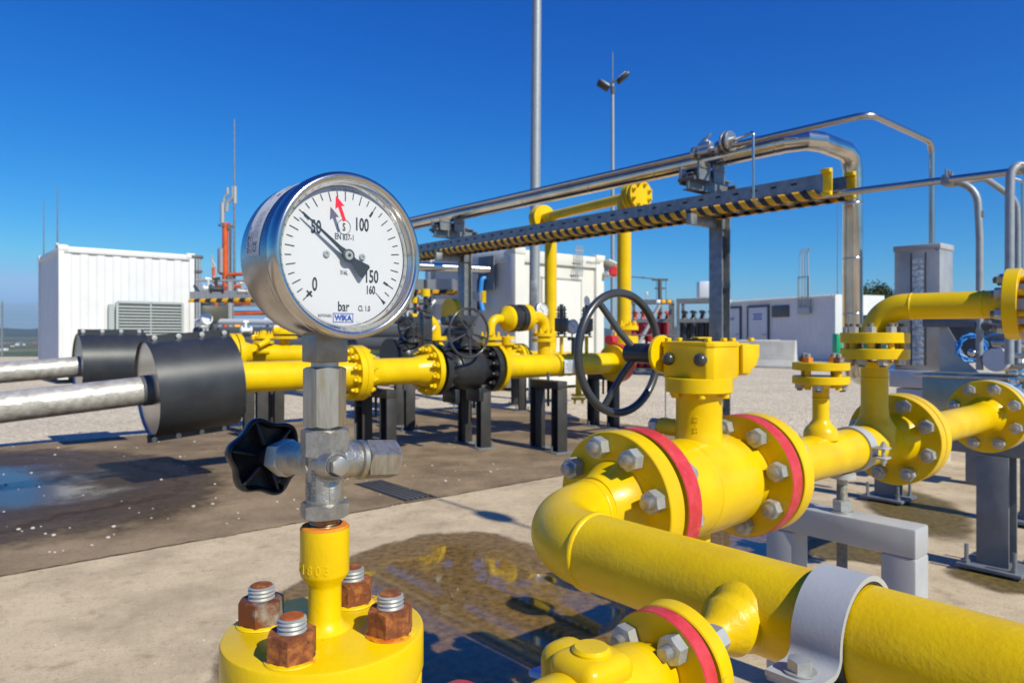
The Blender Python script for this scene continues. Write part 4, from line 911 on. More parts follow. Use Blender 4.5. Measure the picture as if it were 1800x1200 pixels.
t1 = l1(893); cpm = MB().cyl(t1+Z*.09, t1+Z*.20, .036, 24); cpm.cyl(t1+Z*.20, t1+Z*.285, .066, 32, 0, None, .008); cpm.cyl(t1+Z*.285, t1+Z*.31, .01, 10); co_ = cpm.obj('cap_branch', 'yellow_smooth', g3); MB().box(t1+Z*.245-B*.067, (.05, .002, .03), (A, B, Z)).obj('cap_label', 'sign', co_)
# relief loop
ra, rb = l1(862), l1(956)
za = 1.02+(587-560)*ra.y/F-.715
zb_ = za+.02
lp, lp2 = MB(), MB(); lp.tube(bendpath([ra+Z*.08, ra+Z*za, ra+Z*za+A*.16], [.09]*3), .042, 24); lp2.tube(bendpath([rb+Z*.08, rb+Z*zb_, rb+Z*zb_-A*.17], [.09]*3), .060, 28)
for z in (.20, .25): disc(lp, ra+Z*z, Z, .105, .03); disc(lp2, rb+Z*(z+.03), Z, .115, .034)
lpo = lp.obj('relief_elbow', 'yellow_smooth', g3); lp2.obj('relief_elbow', 'yellow_smooth', g3)

nutring(lpo, ra+Z*.28, Z, .08, 8, .03, .018, 'yellow_smooth'); nutring(lpo, rb+Z*.314, Z, .088, 8, .03, .018, 'yellow_smooth')
pa, pb_ = ra+Z*za+A*.13, rb+Z*zb_-A*.15
sr = thing('strainer', 'dark banded cylinder with yellow ends lying in the relief loop', 'strainer', (pa+pb_)/2-Z*.1)
q0 = pa; q1 = pb_; dd = (q1-q0).normalized(); LL = (q1-q0).length
m_ = MB(); m_.lathe([(.045, 0), (.11, .05), (.118, .06), (.118, .10)], q0, dd, 32, t0='open'); m_.lathe([(.118, LL-.13), (.125, LL-.13), (.125, LL-.06), (.09, LL-.05), (.062, LL)], q0, dd, 32, t0='open'); mo = m_.obj('end_caps', 'yellow_smooth', sr)
nutring(mo, q0+dd*(LL-.06), dd, .1, 8, .03, .016, 'yellow_smooth')
m_ = MB(); m_.lathe([(.118, .095), (.127, .10), (.127, .15), (.115, .155), (.115, LL-.19), (.127, LL-.185), (.127, LL-.13), (.1, LL-.125)], q0, dd, 32); m_.obj('barrel', 'blackpaint', sr)
# sign plate, drain, nozzles on the line
sg = l1(985); so2 = thing('name_plate', 'small white information plate strapped to the yellow gas pipe', 'plate', sg-B*.13)
MB().box(sg-B*.125-Z*.01, (.135, .006, .135), (A, B, Z), .002).obj('plate', 'sign', so2)
wl = MB()
for i, (wd, off) in enumerate(((.05, 0), (.09, -.005), (.10, 0), (.08, .01), (.095, 0), (.06, .015))): wl.box(sg-B*.1285-Z*.01+Z*(.045-.017*i)+A*off, (wd, .001, .006), (A, B, Z))
wl.obj('print_lines', 'inkgrey', so2)
MB().lathe([(r8+.001, -.012), (r8+.006, -.012), (r8+.006, .012), (r8+.001, .012)], l1(985), A, 40, t0='open').obj('strap', 'yellow_smooth', g3)
dr = l1(1017); dm = MB().cyl(dr-Z*.09, dr-Z*.30, .03, 20); disc(dm, dr-Z*.30, -Z, .075, .02); disc(dm, dr-Z*.335, -Z, .075, .022); dmo = dm.obj('drain_branch', 'yellow_smooth', g3); nutring(dmo, dr-Z*.357, -Z, .055, 4, .024, .014, 'yellow_smooth')
def block_valve(px, label, ztop):
    q = l1(px); r = thing('block_valve', label, 'valve', q+Z*r8)
    m = MB(); m.cyl(q+Z*.09, q+Z*.27, .018, 16); disc(m, q+Z*.27, Z, .058, .016); m.obj('nozzle', 'yellow_smooth', r)
    b = MB(); b.box(q+Z*.40, (.11, .09, .13), (A, B, Z), .008)
    for z in (.30, .325, .475, .50, .54): disc(b, q+Z*z, Z, .052, .012)
    b.cyl(q+Z*.3, q+Z*.6, .02, 16); b.obj('valve_block', 'charcoal', r)
    for i in range(4):
        a = rad(45+90*i); p = q+V((math.cos(a), math.sin(a), 0))*.044; MB().cyl(p+Z*.285, p+Z*.58, .007, 8).obj('tie_rod', 'charcoal', r)
block_valve(987, 'black valve block on a slim yellow nozzle beside the gauge', .6)
block_valve(1031, 'black valve block on a slim yellow nozzle behind the large handwheel', .6)
def gauge(px, d, z, rr, label, stem, m='yellow_smooth', a=0.):
    q = P(px, 587, d); q.z = z; r = thing('dial_gauge', label, 'gauge', q-Z*stem)
    MB().lathe([(.0, .045), (rr*.92, .045), (rr*.96, .01), (rr, .006), (rr, 0), (rr*.9, -.004), (rr*.88, .002)], q, B, 40, t0='open').obj('case', 'steel', r)
    MB().cyl(q+B*.004, q+B*.001, rr*.89, 36).obj('dial', 'dial', r); nd = MB(); e = A*math.cos(2.4)+Z*math.sin(2.4); p = Z*math.cos(2.4)-A*math.sin(2.4)
    nd.prism([(-rr*.2, -.004), (rr*.7, -.001), (rr*.7, .001), (-rr*.2, .004)], q, e, p, .001)
    for i in range(9): an = rad(225-270*i/8); ee = A*math.cos(an)+Z*math.sin(an); nd.tube([q+ee*rr*.62, q+ee*rr*.78], .0018, 4)
    nd.obj('pointer', 'ink', r)
    MB().cyl(q+B*.02-Z*rr*.9, q+B*.02-Z*stem, .009, 12).obj('stem', 'steel', r); return r
q = l1(1008); gauge(1008, q.y, H+(587-574)*q.y/F, .075, 'small dial gauge with shut-off cock on the yellow gas pipe', .29)
ck = MB(); qq = V((q.x, q.y, q.z+.26))
ck.cyl(qq-A*.05, qq+A*.09, .014, 12); ck.cyl(qq+A*.09, qq+A*.13, .03, 16); ck.cyl(qq-A*.05, qq-A*.07, .02, 6); ck.cyl(qq-Z*.16, qq, .016, 12)
tag(ck.obj('gauge_cock', 'charcoal', None, qq), 'tiny dark cock below the small dial gauge', 'valve')
gauge(954, rb.y-.05, H+(587-547)*rb.y/F, .080, 'blank faced round gauge at the end of the relief loop', .12)
# red flange and the riser that feeds the overhead header
rfm = thing('flange_joint', 'red flanged joint at the end of the yellow gas pipe', 'flange', rF)
disc(MB(), rF-A*.03, A, .19, .035).obj('flange_half', 'yellow_smooth', rfm); ro = disc(MB(), rF+A*.01, A, .205, .10).obj('red_ring', 'red', rfm); nutring(ro, rF+A*.11, A, .165, 12, .04, .03, 'red')
# line-one risers and header arch
u1, u2 = P(968, 620, 9.6), P(1097, 600, 8.3)
hz1, hz2 = H+(587-380)*9.6/F, H+(587-349)*8.3/F
hb = thing('header_pipe', 'yellow overhead pipe with round flanged caps at both ends', 'pipe', V(((u1.x+u2.x)/2, (u1.y+u2.y)/2, 2.3)))
e1 = V((u1.x, u1.y, hz1)); e2 = V((u2.x, u2.y, hz2)); dh = (e2-e1).normalized()
MB().tube([e1-dh*.25, e2+dh*.25], .062, 32).obj('pipe', 'yellow_smooth', hb)
for e, s in ((e1, -1), (e2, 1)):
    o = MB()
    for t, rr in ((.14, .17), (.20, .17), (.255, .16)): disc(o, e+dh*s*t, dh*s, rr*1.02, .045)
    o = o.obj('end_cap', 'yellow_smooth', hb); nutring(o, e+dh*s*.30, dh*s, .125, 8, .04, .02, 'yellow_smooth')
    for zz_ in (0,): 
        pass
def riser(e, zb, label, r_, foot):
    r = thing('riser_pipe', label, 'pipe', V((e.x, e.y, zb)))
    MB().tube(bendpath([e, V((e.x, e.y, zb)), V((e.x, e.y, zb))+foot], [.22]*3), r_, 36).obj('pipe', 'yellow_smooth', r); return r
riser(e1, .675, 'yellow upright pipe in the shade rising from the second gas pipe', .082, -A*.5)
r2 = riser(e2, .70, 'sunlit yellow upright pipe behind the large handwheel', .082, -A*.42-B*.4)
fz = H-(595-587)*8.3/F
ff = MB(); disc(ff, V((e2.x, e2.y, fz+.10)), Z, .165, .05); disc(ff, V((e2.x, e2.y, fz-.10)), Z, .165, .13); fo_ = ff.obj('flange', 'yellow_smooth', r2); nutring(fo_, V((e2.x, e2.y, fz+.15)), Z, .13, 8, .04, .03, 'yellow_smooth')
lv_ = thing('lever_handle', 'thin yellow lever with red hub beside the riser flange', 'lever', V((e2.x-.2, e2.y-.15, .75)))
lpz = P(1081, 610, 7.7); MB().tube([lpz+Z*.16, lpz-Z*.30], .018, 12).obj('lever', 'yellow_smooth', lv_); MB().cyl(P(1070, 597, 7.6), P(1080, 597, 7.7), .05, 20).obj('hub', 'red', lv_)
# ---- first jacket, its galvanised pipe
def jacket(c, ax, rj, L_, label, pin):
    ax = V(ax).normalized(); r = thing('isolation_jacket', label, 'jacket', c-Z*rj)
    MB().lathe([(rj, -L_/2), (rj, L_/2)], c, ax, 72, t0='open').obj('shell', 'jacket', r)
    for s in (-1, 1): MB().lathe([(.0, s*(L_/2-.012)), (rj-.004, s*(L_/2-.012)), (rj-.004, s*L_/2)], c, ax, 64, t0='open').obj('end_plate', 'mirror', r)
    sx_ = (ax.cross(Z)).normalized()
    for zs, tilt in ((1, .25), (-1, -.25)):
        pz = c+Z*zs*(rj+.012)+sx_*tilt*.0
        MB().box(pz, (L_*.99, .006, .05), (ax, sx_, ax.cross(sx_)*-1)).obj('seam_strip', 'jacket', r)
        for i in range(4): MB().lathe([(0, -.02), (.017, -.018), (.017, .018), (0, .02)], pz+ax*L_*(-.42+.28*i)+Z*zs*.006, sx_, 10).obj('seam_bolt', 'zinc', r)
    return r
jl, jr = l1(258), l1(404); jl.z = H-(684-587)*jl.y/F; jr.z = H-(667-587)*jr.y/F
jax = (jr-jl).normalized(); jc = (jl+jr)/2; jacket(jc, jax, .312, (jr-jl).length, 'large dark grey jacket round the nearer shiny pipe', 1)
p265, p0 = l1(268), l1(0); p265.z = H-(684.5-587)*p265.y/F; p0.z = H-(716-587)*p0.y/F
wp = thing('wrapped_pipe', 'nearer silver wrapped pipe with pitted bands entering the large jacket', 'pipe', p0)
dw = (p265-p0).normalized(); MB().tube([p0-dw*3.2, p0-dw*1.5, p0, p265+dw*.08], .0915, 40).obj('pipe', 'wrap', wp)
MB().lathe([(.093, -.07), (.099, -.06), (.099, .0), (.11, .02), (.115, .05)], p265, dw, 40, t0='open').obj('collar', 'darkgrey', wp)
# ---- second line
O2 = V((-2.59, 7.2, .82))
def l2(px, z=0.):
    k = (px-CX)/F; s = (k*O2.y-O2.x)/(A.x-k*A.y); return O2+A*s+Z*(z-.035*s)
j2 = l2(196); j2.z = .75
jacket(j2, A, .275, .53, 'smaller looking dark jacket round the farther shiny pipe', 1)
q0, q1 = l2(152), l2(0); q0.z = H-(643-587)*q0.y/F; q1.z = H-(655-587)*q1.y/F; dw = (q0-q1).normalized()
wp = thing('wrapped_pipe', 'farther silver wrapped pipe entering the second jacket', 'pipe', q1)
MB().tube([q1-dw*3.5, q1, q0+dw*.2], .0875, 32).obj('pipe', 'wrap', wp); MB().lathe([(.089, -.06), (.097, -.05), (.097, .02), (.12, .08)], q0, dw, 32, t0='open').obj('collar', 'darkgrey', wp)
s_ = thing('gas_pipe', 'yellow gas pipe of the rear line with flanged branches', 'pipe', V((l2(600).x, l2(600).y, 0)))
MB().tube([l2(215), l2(640)], .10, 40).obj('pipe', 'yellow_smooth', s_)
fl2 = l2(410); m_ = MB(); m_.lathe([(.1, -.16), (.13, -.06), (.2, -.05), (.2, .0), (0, .0)], fl2, A, 48, t0='open'); m_.lathe([(0, .01), (.2, .01), (.2, .06), (.13, .07), (.1, .16)], fl2, A, 48, t0='open'); mo = m_.obj('flange', 'yellow_smooth', s_); nutring(mo, fl2-A*.05, -A, .165, 12, .04, .03, 'yellow_smooth')
def stubv(q, h, rr, parent, cap=True):
    m = MB(); m.cyl(q, q+Z*h, rr, 20); disc(m, q+Z*(h*.55), Z, rr*2.6, .03); disc(m, q+Z*(h*.55+.05), Z, rr*2.6, .03); m.cyl(q+Z*h, q+Z*(h+.09), rr*.6, 12); m.box(q+Z*(h+.02)-A*.08, (.09, .05, .05), (A, B, Z), .012)
    o = m.obj('branch', 'yellow_smooth', parent); nutring(o, q+Z*(h*.55+.08), Z, rr*2., 6, .026, .018, 'yellow_smooth')
stubv(l2(500)+Z*.06, .18, .05, s_); stubv(l2(463)+Z*.05, .1, .04, s_); 
m_ = MB(); m_.tube(bendpath([l2(462)+Z*.1, l2(462)+Z*.15-B*.2, l2(440)+Z*.08-B*.22], [.1]*3), .03, 14); m_.cyl(l2(443)-B*.15+Z*.03, l2(462)-B*.15+Z*.03, .035, 16); m_.obj('side_branch', 'yellow_smooth', s_)
v2 = l2(722)
big_valve('flanged_valve', 'second black valve with handwheel in the rear line, partly behind the gauge', v2, 0, .25, .19, .36)
s3 = thing('gas_pipe', 'yellow rear pipe running behind the first line to the shaded riser', 'pipe', V((l2(900).x, l2(900).y, 0)))
MB().tube([v2+A*.34, l2(1062)], .10, 40).obj('pipe', 'yellow_smooth', s3)
for c in (v2+A*.32, l2(912)):
    m_ = MB(); m_.lathe([(.1, -.2), (.13, -.08), (.2, -.07), (.2, -.02), (0, -.02)], c, A, 48, t0='open'); m_.lathe([(0, .0), (.2, .0), (.2, .05), (.13, .06), (.1, .16)], c, A, 48, t0='open'); o = m_.obj('flange', 'yellow_smooth', s3); nutring(o, c-A*.07, -A, .165, 12, .04, .03, 'yellow_smooth')
m_ = MB(); q = l2(765); m_.tube(bendpath([q+Z*.05, q+Z*.45, q+Z*.45-A*.35], [.15]*3), .07, 20); disc(m_, q+Z*.2, Z, .14, .05); m_.obj('elbow_branch', 'yellow_smooth', s3)
m_ = MB(); q = l2(777); m_.cyl(q+Z*.55+A*.1, q+Z*.55+A*.18, .17, 30); m_.obj('disc_cap', 'yellow_smooth', s3)
# instrument columns seen between gauge and handwheel
for px, d, lab in ((748, 7.6, 'dark instrument column with white lever arms right of the gauge'), (730, 9.2, 'slim dark instrument column with yellow cap near the gauge')):
    g = P(px, 587, d); g.z = 0; r = thing('instrument_column', lab, 'instrument', g+Z*.75)
    b = MB(); b.box(g+Z*1.07, (.12, .10, .36), (A, B, Z), .01); b.cyl(g+Z*.75, g+Z*1.6, .02, 12)
    for z in (.9, .96, 1.2, 1.26, 1.33): disc(b, g+Z*z, Z, .075, .02)
    b.obj('block', 'charcoal', r); MB().cyl(g+Z*1.42, g+Z*1.50, .05, 18).obj('cap', 'yellow_smooth', r)
    if d < 8:
        for z in (1.05, 1.33): MB().box(g+Z*z+A*.07, (.16, .012, .026), ((A*.7+Z*.72).normalized(), B, (Z*.7-A*.72).normalized()), .004).obj('lever_arm', 'whiteplastic', r)
# ---- black pipe supports under the lines
def portal(px1, py1, px2, py2, top, label, bar=True, m='post_dark'):
    a, b = G(px1, py1), G(px2, py2); r = thing('pipe_support', label, 'support', (a+b)/2); d = (b-a).normalized(); nn = V((-d.y, d.x, 0))
    for p in (a, b):
        mb = MB(); hpost(mb, p, top-.012, .10, .008, .012, (d, nn)); mb.obj('leg', m, r); MB().box(p+Z*.006+d*0, (.2, .2, .012), (d, nn, Z), .002).obj('base_plate', 'grey_post', r)
        for s in (-1, 1): MB().cyl(p+nn*s*.08, p+nn*s*.08+Z*.06, .008, 10).obj('anchor_bolt', 'galv', r)
    if bar: MB().box((a+b)/2+Z*(top+.035), ((a-b).length+.10, .10, .068), (d, nn, Z), .004).obj('cross_beam', m, r)
    c = (a+b)/2; MB().stud(c+Z*(top-.16), Z, .013, .3, 0, .004, 12).obj('jacking_screw', 'darkgrey', r); return r
portal(945, 786, 983, 795, .545, 'black portal support below the white information plate')
portal(817, 777, 850, 787, .50, 'black twin post support below the black valve')
portal(640, 800, 682, 808, .50, 'dark portal support below the spool next to the gauge stem')
portal(1043, 748, 1078, 752, .52, 'dark twin post support below the red flanged joint')
portal(918, 722, 905, 712, .5, 'dark slim support of the rear line behind the portal', False)
portal(720, 757, 702, 748, .5, 'dark slim support of the rear line left of the black valve', False)
portal(437, 762, 460, 775, .60, 'dark brown support at the big jacket end', False)
portal(478, 745, 490, 752, .62, 'dark support post seen left of the hexagonal adapter', False)
for px, py, lab in ((626, 800, 'thin galvanised rod with clamp standing beside the dark portal'),):
    g = G(px, py); r = thing('ground_rod', lab, 'rod', g); MB().box(g+Z*.25, (.035, .006, .5), (A, B, Z)).obj('strip', 'galv', r); MB().box(g+Z*.42, (.10, .012, .02), (A, B, Z), .003).obj('clamp', 'galv', r)
# ================================================================= overhead rack
RS_ = .85
R0 = V((1.986, 6.8, 0))
K_ = .912
def q_(t, a, z):
    p = R0-B*t+A*a; return V((p.x*K_, p.y*K_, H+(z-H)*K_))
def PK(px, py, d): return P(px, py, d*K_)
ZT, ZB = 2.295, 2.135
def rackpost(t, label, topz):
    o = q_(t, 0, 0); o.z = 0; tz_ = H+(topz-H)*K_; r = thing('rack_post', label, 'post', o); m = MB(); hpost(m, o, tz_-.034, .13, .010, .034); m.obj('column', 'galv', r); anchor_base(r, o, .26, .016, 'galv')
    # arm under the tray, beam on top for the pipes
    MB().box(q_(t, -.22, ZB-.065), (.50, .05, .09), (A, B, Z), .003).obj('tray_arm', 'galv', r)
    bm_ = MB(); bm_.box(q_(t, -.19, topz+.03), (.60, .012, .13), (A, B, Z)); bm_.box(q_(t, -.19, topz+.1), (.60, .09, .008), (A, B, Z)); bm_.box(q_(t, -.19, topz-.042), (.60, .09, .008), (A, B, Z)); bm_.box(q_(t-.07, -.19, topz+.12), (.52, .05, .05), (A, B, Z)); bm_.obj('pipe_beam', 'galv', r)
    sh = MB()
    for a in (-.40, -.17): sh.box(q_(t, a, topz+.15), (.14, .22, .012), (A, B, Z)); sh.box(q_(t, a, topz+.125), (.012, .18, .06), (A, B, Z)); sh.box(q_(t-.1, a+.0, topz+.10), (.16, .02, .15), (A, B, Z)); sh.box(q_(t+.1, a+.0, topz+.12), (.16, .02, .15), (A, B, Z))
    sh.obj('pipe_shoe', 'galv', r)
    for a in (-.52, .14): MB().cyl(q_(t, a, topz+.05)-B*.08, q_(t, a, topz+.05)+B*.08, .018, 10).obj('bolt', 'darkgrey', r)
    return r
ZP = 2.66
rackpost(0, 'galvanised rack post behind the gearbox carrying tray and pipes', ZP-.28)
rackpost(-4.085, 'galvanised rack post between gauge and white cabin', ZP-.28)
rackpost(-8.17, 'galvanised rack post hidden behind the gauge column', ZP-.28)
ct = thing('cable_tray', 'long perforated galvanised cable tray with yellow black hazard edging', 'tray', q_(-2, -.23, ZB))
tl0, tl1 = -8.7, 1.2
for a, e in ((-.357, 1.20), (-.10, 1.27)):
    m = MB(); m.box(q_((tl0+e)/2, a, (ZT+ZB)/2), (.004, (e-tl0)*K_, (ZT-ZB)*K_), (A, B, Z)); m.box(q_((tl0+e)/2, a+(.012 if a < -.2 else -.012), ZT), (.028, (e-tl0)*K_, .004), (A, B, Z)); o = m.obj('side_rail', 'galv', ct)
    h = MB(); t = tl0+.1
    while t < e-.1:
        h.box(q_(t, a-.0035, (ZT+ZB)/2+.035), (.004, .045, .016), (A, B, Z)); h.box(q_(t+.09, a-.0035, (ZT+ZB)/2-.03), (.004, .018, .010), (A, B, Z)); t += .18
    h.obj('slot_pattern', 'dark', o)
m = MB(); m.box(q_((tl0+1.2)/2, -.2285, ZB+.004), (.25, (1.2-tl0)*K_, .004), (A, B, Z)); t = tl0
while t < 1.2: m.box(q_(t, -.2285, ZB-.006), (.25, .035, .014), (A, B, Z)); t += .25
m.obj('tray_floor', 'galv_matte', ct)
m = MB()
for k in range(5): m.tube([q_(tl0, -.30+.035*k, ZB+.03+.008*(k % 2)), q_(1.15, -.30+.035*k, ZB+.03+.008*(k % 2))], .012, 8)
m.obj('cable_run', 'black', ct)
def hazard(a, e, s):
    m = MB(); n = int((e-tl0)/.062); prof = [(s*-.012, .048), (s*-.036, .032), (s*-.042, .004), (s*-.032, -.026), (s*-.004, -.036), (s*.016, -.030)]
    for i in range(n):
        t0 = tl0+i*.062
        vs = []; 
        for j, (x, z) in enumerate(prof):
            for t in (t0, t0+.062): vs.append(q_(min(max(t+.022*j-.05, tl0), e), a+x, ZB-.002+z))
        m.add(vs, [(2*j, 2*j+1, 2*j+3, 2*j+2) for j in range(len(prof)-1)], i % 2)
    m.obj('hazard_stripe', ['hazyel', 'hazblk'], ct)
hazard(-.357, 1.20, 1); hazard(-.10, 1.27, -1)
for a, e in ((-.357, 1.22), (-.10, 1.29)):
    m = MB(); m.box(q_(e, a, (ZT+ZB)/2+.01), (.012, .07, (ZT-ZB)*K_+.05), (A, B, Z), .004); m.box(q_(e, a-.02, ZT+.015), (.05, .07, .03), (A, B, Z), .004); m.box(q_(e, a-.015, ZB-.005), (.04, .07, .03), (A, B, Z), .004); m.obj('end_bumper', 'yellow_smooth', ct)
# big clad pipe
bp_ = thing('clad_pipe', 'wide polished steel clad pipe over the rack, bending down at its end', 'pipe', q_(-2, -.17, ZP-.09))
e0, e1_, e2_, e3 = q_(-8.7, -.17, ZP), q_(.96, -.17, ZP), q_(.96, .60, ZP), None
def mitre(mb, pts, r, seg=40): mb.tube(pts, r, seg)
corner1 = [q_(.80, -.17, ZP), q_(.93, -.12, ZP), q_(.985, -.01, ZP)]
m = MB(); pth = [e0, q_(-4, -.17, ZP), q_(.78, -.17, ZP), q_(.92, -.115, ZP), q_(.97, .03, ZP), q_(.97, .48, ZP), q_(.97, .595, ZP-.045), q_(.97, .64, ZP-.16), q_(.97, .64, .80), q_(.97, .68, .68), q_(.97, .79, .64), q_(.97, 1.6, .64)]
m.tube(pth, .0785, 48); m.obj('cladding', 'clad', bp_, angle=18)
for t in (-6.2, -5.1, -3.6, -2.6, -1.5, -.6, .2, .7): MB().lathe([(.0787, -.012), (.081, -.006), (.081, .006), (.0787, .012)], q_(t, -.17, ZP), B, 48, t0='open').obj('cladding_band', 'clad', bp_)
for z in (2.2, 1.7, 1.2): MB().lathe([(.0787, -.010), (.0807, -.005), (.0807, .005), (.0787, .010)], q_(.97, .64, z), Z, 48, t0='open').obj('cladding_band', 'clad', bp_)
# thin pipe
tz = ZP+.045
ex = ((1638-CX)/F)
tb = q_(1.52, -.30, tz)
s = (ex*tb.y-tb.x)/(A.x-ex*A.y); td = tb+A*s
tp = thing('thin_pipe', 'thin stainless pipe beside the clad pipe, dropping into the steel cabinet', 'pipe', tb)
cabtop = H+(587-437)*td.y/F
MB().tube(bendpath([q_(-8.7, -.30, tz), q_(.1, -.30, tz), tb, td, V((td.x, td.y, cabtop-.03))], [.1, .1, .11, .10, .1], 8), .0238, 24).obj('tube', 'clad_thin', tp)
# second thin line between
tp2 = thing('thin_pipe', 'second thin stainless line tucked behind the clad pipe', 'pipe', q_(-3, .0, tz-.02))
MB().tube([q_(-8.7, -.02, ZP-.02), q_(.45, -.02, ZP-.02)], .022, 16).obj('tube', 'clad_thin', tp2)
# valve set on top of the thin pipe
vs_ = thing('valve_manifold', 'small shiny valve with round handwheel on the pipe over the rack', 'valve', q_(.1, -.30, tz))
m = MB(); m.lathe([(.045, -.05), (.045, .05)], q_(.05, -.30, tz), B, 24); m.lathe([(.06, -.015), (.06, .015)], q_(-.06, -.30, tz), B, 24); m.lathe([(.06, -.015), (.06, .015)], q_(.2, -.30, tz), B, 24); m.cyl(q_(.05, -.30, tz), q_(.05, -.30, tz+.10), .03, 16); m.box(q_(.05, -.30, tz+.05), (.07, .12, .06), (A, B, Z), .012); m.tube([q_(.05, -.30, tz+.10), q_(.0, -.30, tz+.10), q_(.10, -.30, tz+.15)], .012, 10); m.obj('valve_body', 'steel', vs_)
m = MB(); disc(m, q_(.25, -.30, tz+.04), -B, .085, .02); disc(m, q_(.30, -.30, tz+.04), -B, .085, .02); m.cyl(q_(.2, -.30, tz+.04), q_(.36, -.30, tz+.04), .03, 16); m.obj('blind_pair', 'steel', vs_)
a0 = PK(1305, 243, 5.95); a1 = PK(1324, 232, 5.95); a2 = PK(1325, 352, 5.95)
it = thing('impulse_tube', 'thin bent tube hanging from the shiny valve to the cable tray', 'tube', a2)
MB().tube(bendpath([q_(.36, -.30, tz+.04), a1, a2, a2+A*.06-Z*.01], [.03]*4, 6), .011, 12).obj('tube', 'clad_thin', it)
# conduit continuing to the right from the tray end, with clamp block and drops
c0_, c1_ = PK(1455, 342, 5.72), PK(1830, 296, 4.6)
cd = thing('conduit', 'dull steel conduit running level from the tray end to the edge of view', 'conduit', c0_)
MB().tube([c0_-(c1_-c0_).normalized()*.12, c0_, c1_], .0235, 18).obj('tube', 'clad_thin', cd)
cb = PK(1668, 320, 5.08); m = MB(); m.box(cb, (.16, .05, .05), (A, B, Z), .005); m.box(cb+Z*.035+A*.01, (.10, .06, .02), (A, B, Z), .004)
for k in (-1, 0, 1): m.cyl(cb+A*k*.05, cb+A*k*.05+Z*.075, .008, 8)
tag(m.obj('clamp_block', 'galv', None, cb), 'dark clamp block bolted across the level conduit', 'clamp')
def drop(pts, r_, label, m='galv', rb_=.12, d=5.):
    pp_ = [PK(*p) for p in pts]; g = pp_[-1]; t = thing('conduit_drop', label, 'conduit', V((g.x, g.y, g.z))); MB().tube(bendpath(pp_, [rb_]*len(pp_), 8), r_, 18).obj('tube', m, t); return t
drop([(1662, 321, 5.12), (1717, 316, 5.0), (1722, 420, 5.0), (1722, 650, 5.0)], .0215, 'grey conduit bending down from the clamp block with dark band', 'galv_matte', .16)
drop([(1690, 322, 5.2), (1730, 312, 5.2), (1787, 352, 5.3), (1789, 400, 5.3), (1789, 640, 5.3)], .020, 'grey conduit sloping then dropping behind the hooked conduit', 'galv_matte', .12)
drop([(1812, 330, 4.4), (1806, 290, 4.4), (1777, 290, 4.4), (1775, 340, 4.4), (1774, 640, 4.4)], .0235, 'grey hooked conduit looping over the level conduit', 'galv_matte', .07)
drop([(1775, 312, 6.2), (1797, 318, 6.2), (1797, 640, 6.2)], .010, 'thin conduit drop at the very edge of view', 'clad_thin', .03)
m = MB(); c = PK(1722.5, 377, 5.0); m.cyl(c-Z*.02, c+Z*.02, .0225, 18); tag(m.obj('tape_band', 'darkgrey', None, c), 'dark band of tape round the bent grey conduit', 'tape')
# ================================================================= steel cabinet and the instruments at the right
cbd = td.y+.0
cbc = V((td.x, td.y, 0))
edge = P(1652, 600, td.y-.17); fA_ = P(1588, 600, td.y-.02); 
cab = thing('steel_cabinet', 'tall narrow stainless cabinet with glazed strip on a plinth', 'cabinet', V((edge.x, edge.y, 0)))
wB, wA = .335, .28
zc0 = H-(652-587)*(td.y-.15)/F; zc1 = cabtop
o = V((edge.x, edge.y, 0)); cc = o+A*wA/2+B*wB/2
cm = mat('cabinet_sheet', (.50, .49, .47), .4, .45, col2=(.40, .39, .38), vs=5, bs=6, bd=.003)
MB().box(cc+Z*(zc0+zc1)/2, (wA, wB, zc1-zc0), (A, B, Z), .004).obj('housing', cm, cab)
MB().box(cc+Z*(zc1+.004), (wA+.015, wB+.015, .045), (A, B, Z), .004).obj('lid', 'grey', cab)
gs = MB(); k = 18
for i in range(k):
    z = zc0+.04+(zc1-zc0-.12)*(i+.5)/k; gs.box(o+B*wB*.46-A*.0035+Z*z, (.006, .085, (zc1-zc0-.12)/k*.96), (A, B, Z), .001, i % 2)
gs.obj('glazed_strip', [mat('strip_bright', (.72, .78, .80), .2, .2, col2=(.35, .42, .42), vs=26, vc=(.45, .6)), mat('strip_pale', (.80, .84, .85), .25, .1, col2=(.5, .55, .55), vs=40, vc=(.4, .6))], cab)
for b in (.30, .62): MB().box(o+B*wB*b-A*.004+Z*(zc0+zc1)/2, (.008, .008, zc1-zc0-.08), (A, B, Z)).obj('strip_frame', 'darkgrey', cab)
plm = MB().box(cc+Z*(zc0-.07), (wA+.06, wB+.06, .14), (A, B, Z), .006); plm.box(cc+Z*(zc0-.15)/2, (wA-.02, wB-.02, zc0-.15), (A, B, Z), .004); plm.obj('plinth', 'sign', cab)
# instrument shelter: bracket, blue hose coil, small fittings
sh = PK(1688, 660, 5.6); ish = thing('instrument_box', 'low pale steel box behind the last yellow flange', 'box', V((sh.x, sh.y, 0)))
bx = PK(1720, 705, 5.3); MB().box(V((bx.x, bx.y, H-(700-587)*5.3*K_/F)), (.30, .60, .34), (A, B, Z), .006).obj('box', mat('box_sheet', (.30, .33, .31), .3, .6, col2=(.22, .25, .23), vs=6), ish)
MB().box(V((bx.x, bx.y, H-(661-587)*5.3*K_/F)), (.36, .70, .02), (A, B, Z), .004).obj('lid', 'steel', ish)
MB().box(V((bx.x, bx.y, .27)), (.12, .12, .54), (A, B, Z)).obj('foot', 'grey_post', ish)
pl2 = PK(1715, 590, 5.7); pn = thing('bracket_panel', 'grey bracket panel with sloping cheek beside the cabinet', 'panel', pl2-Z*.3)
MB().box(PK(1712, 592, 5.7), (.012, .42, .32), (A, B, Z), .002).obj('panel', 'grey_post', pn)
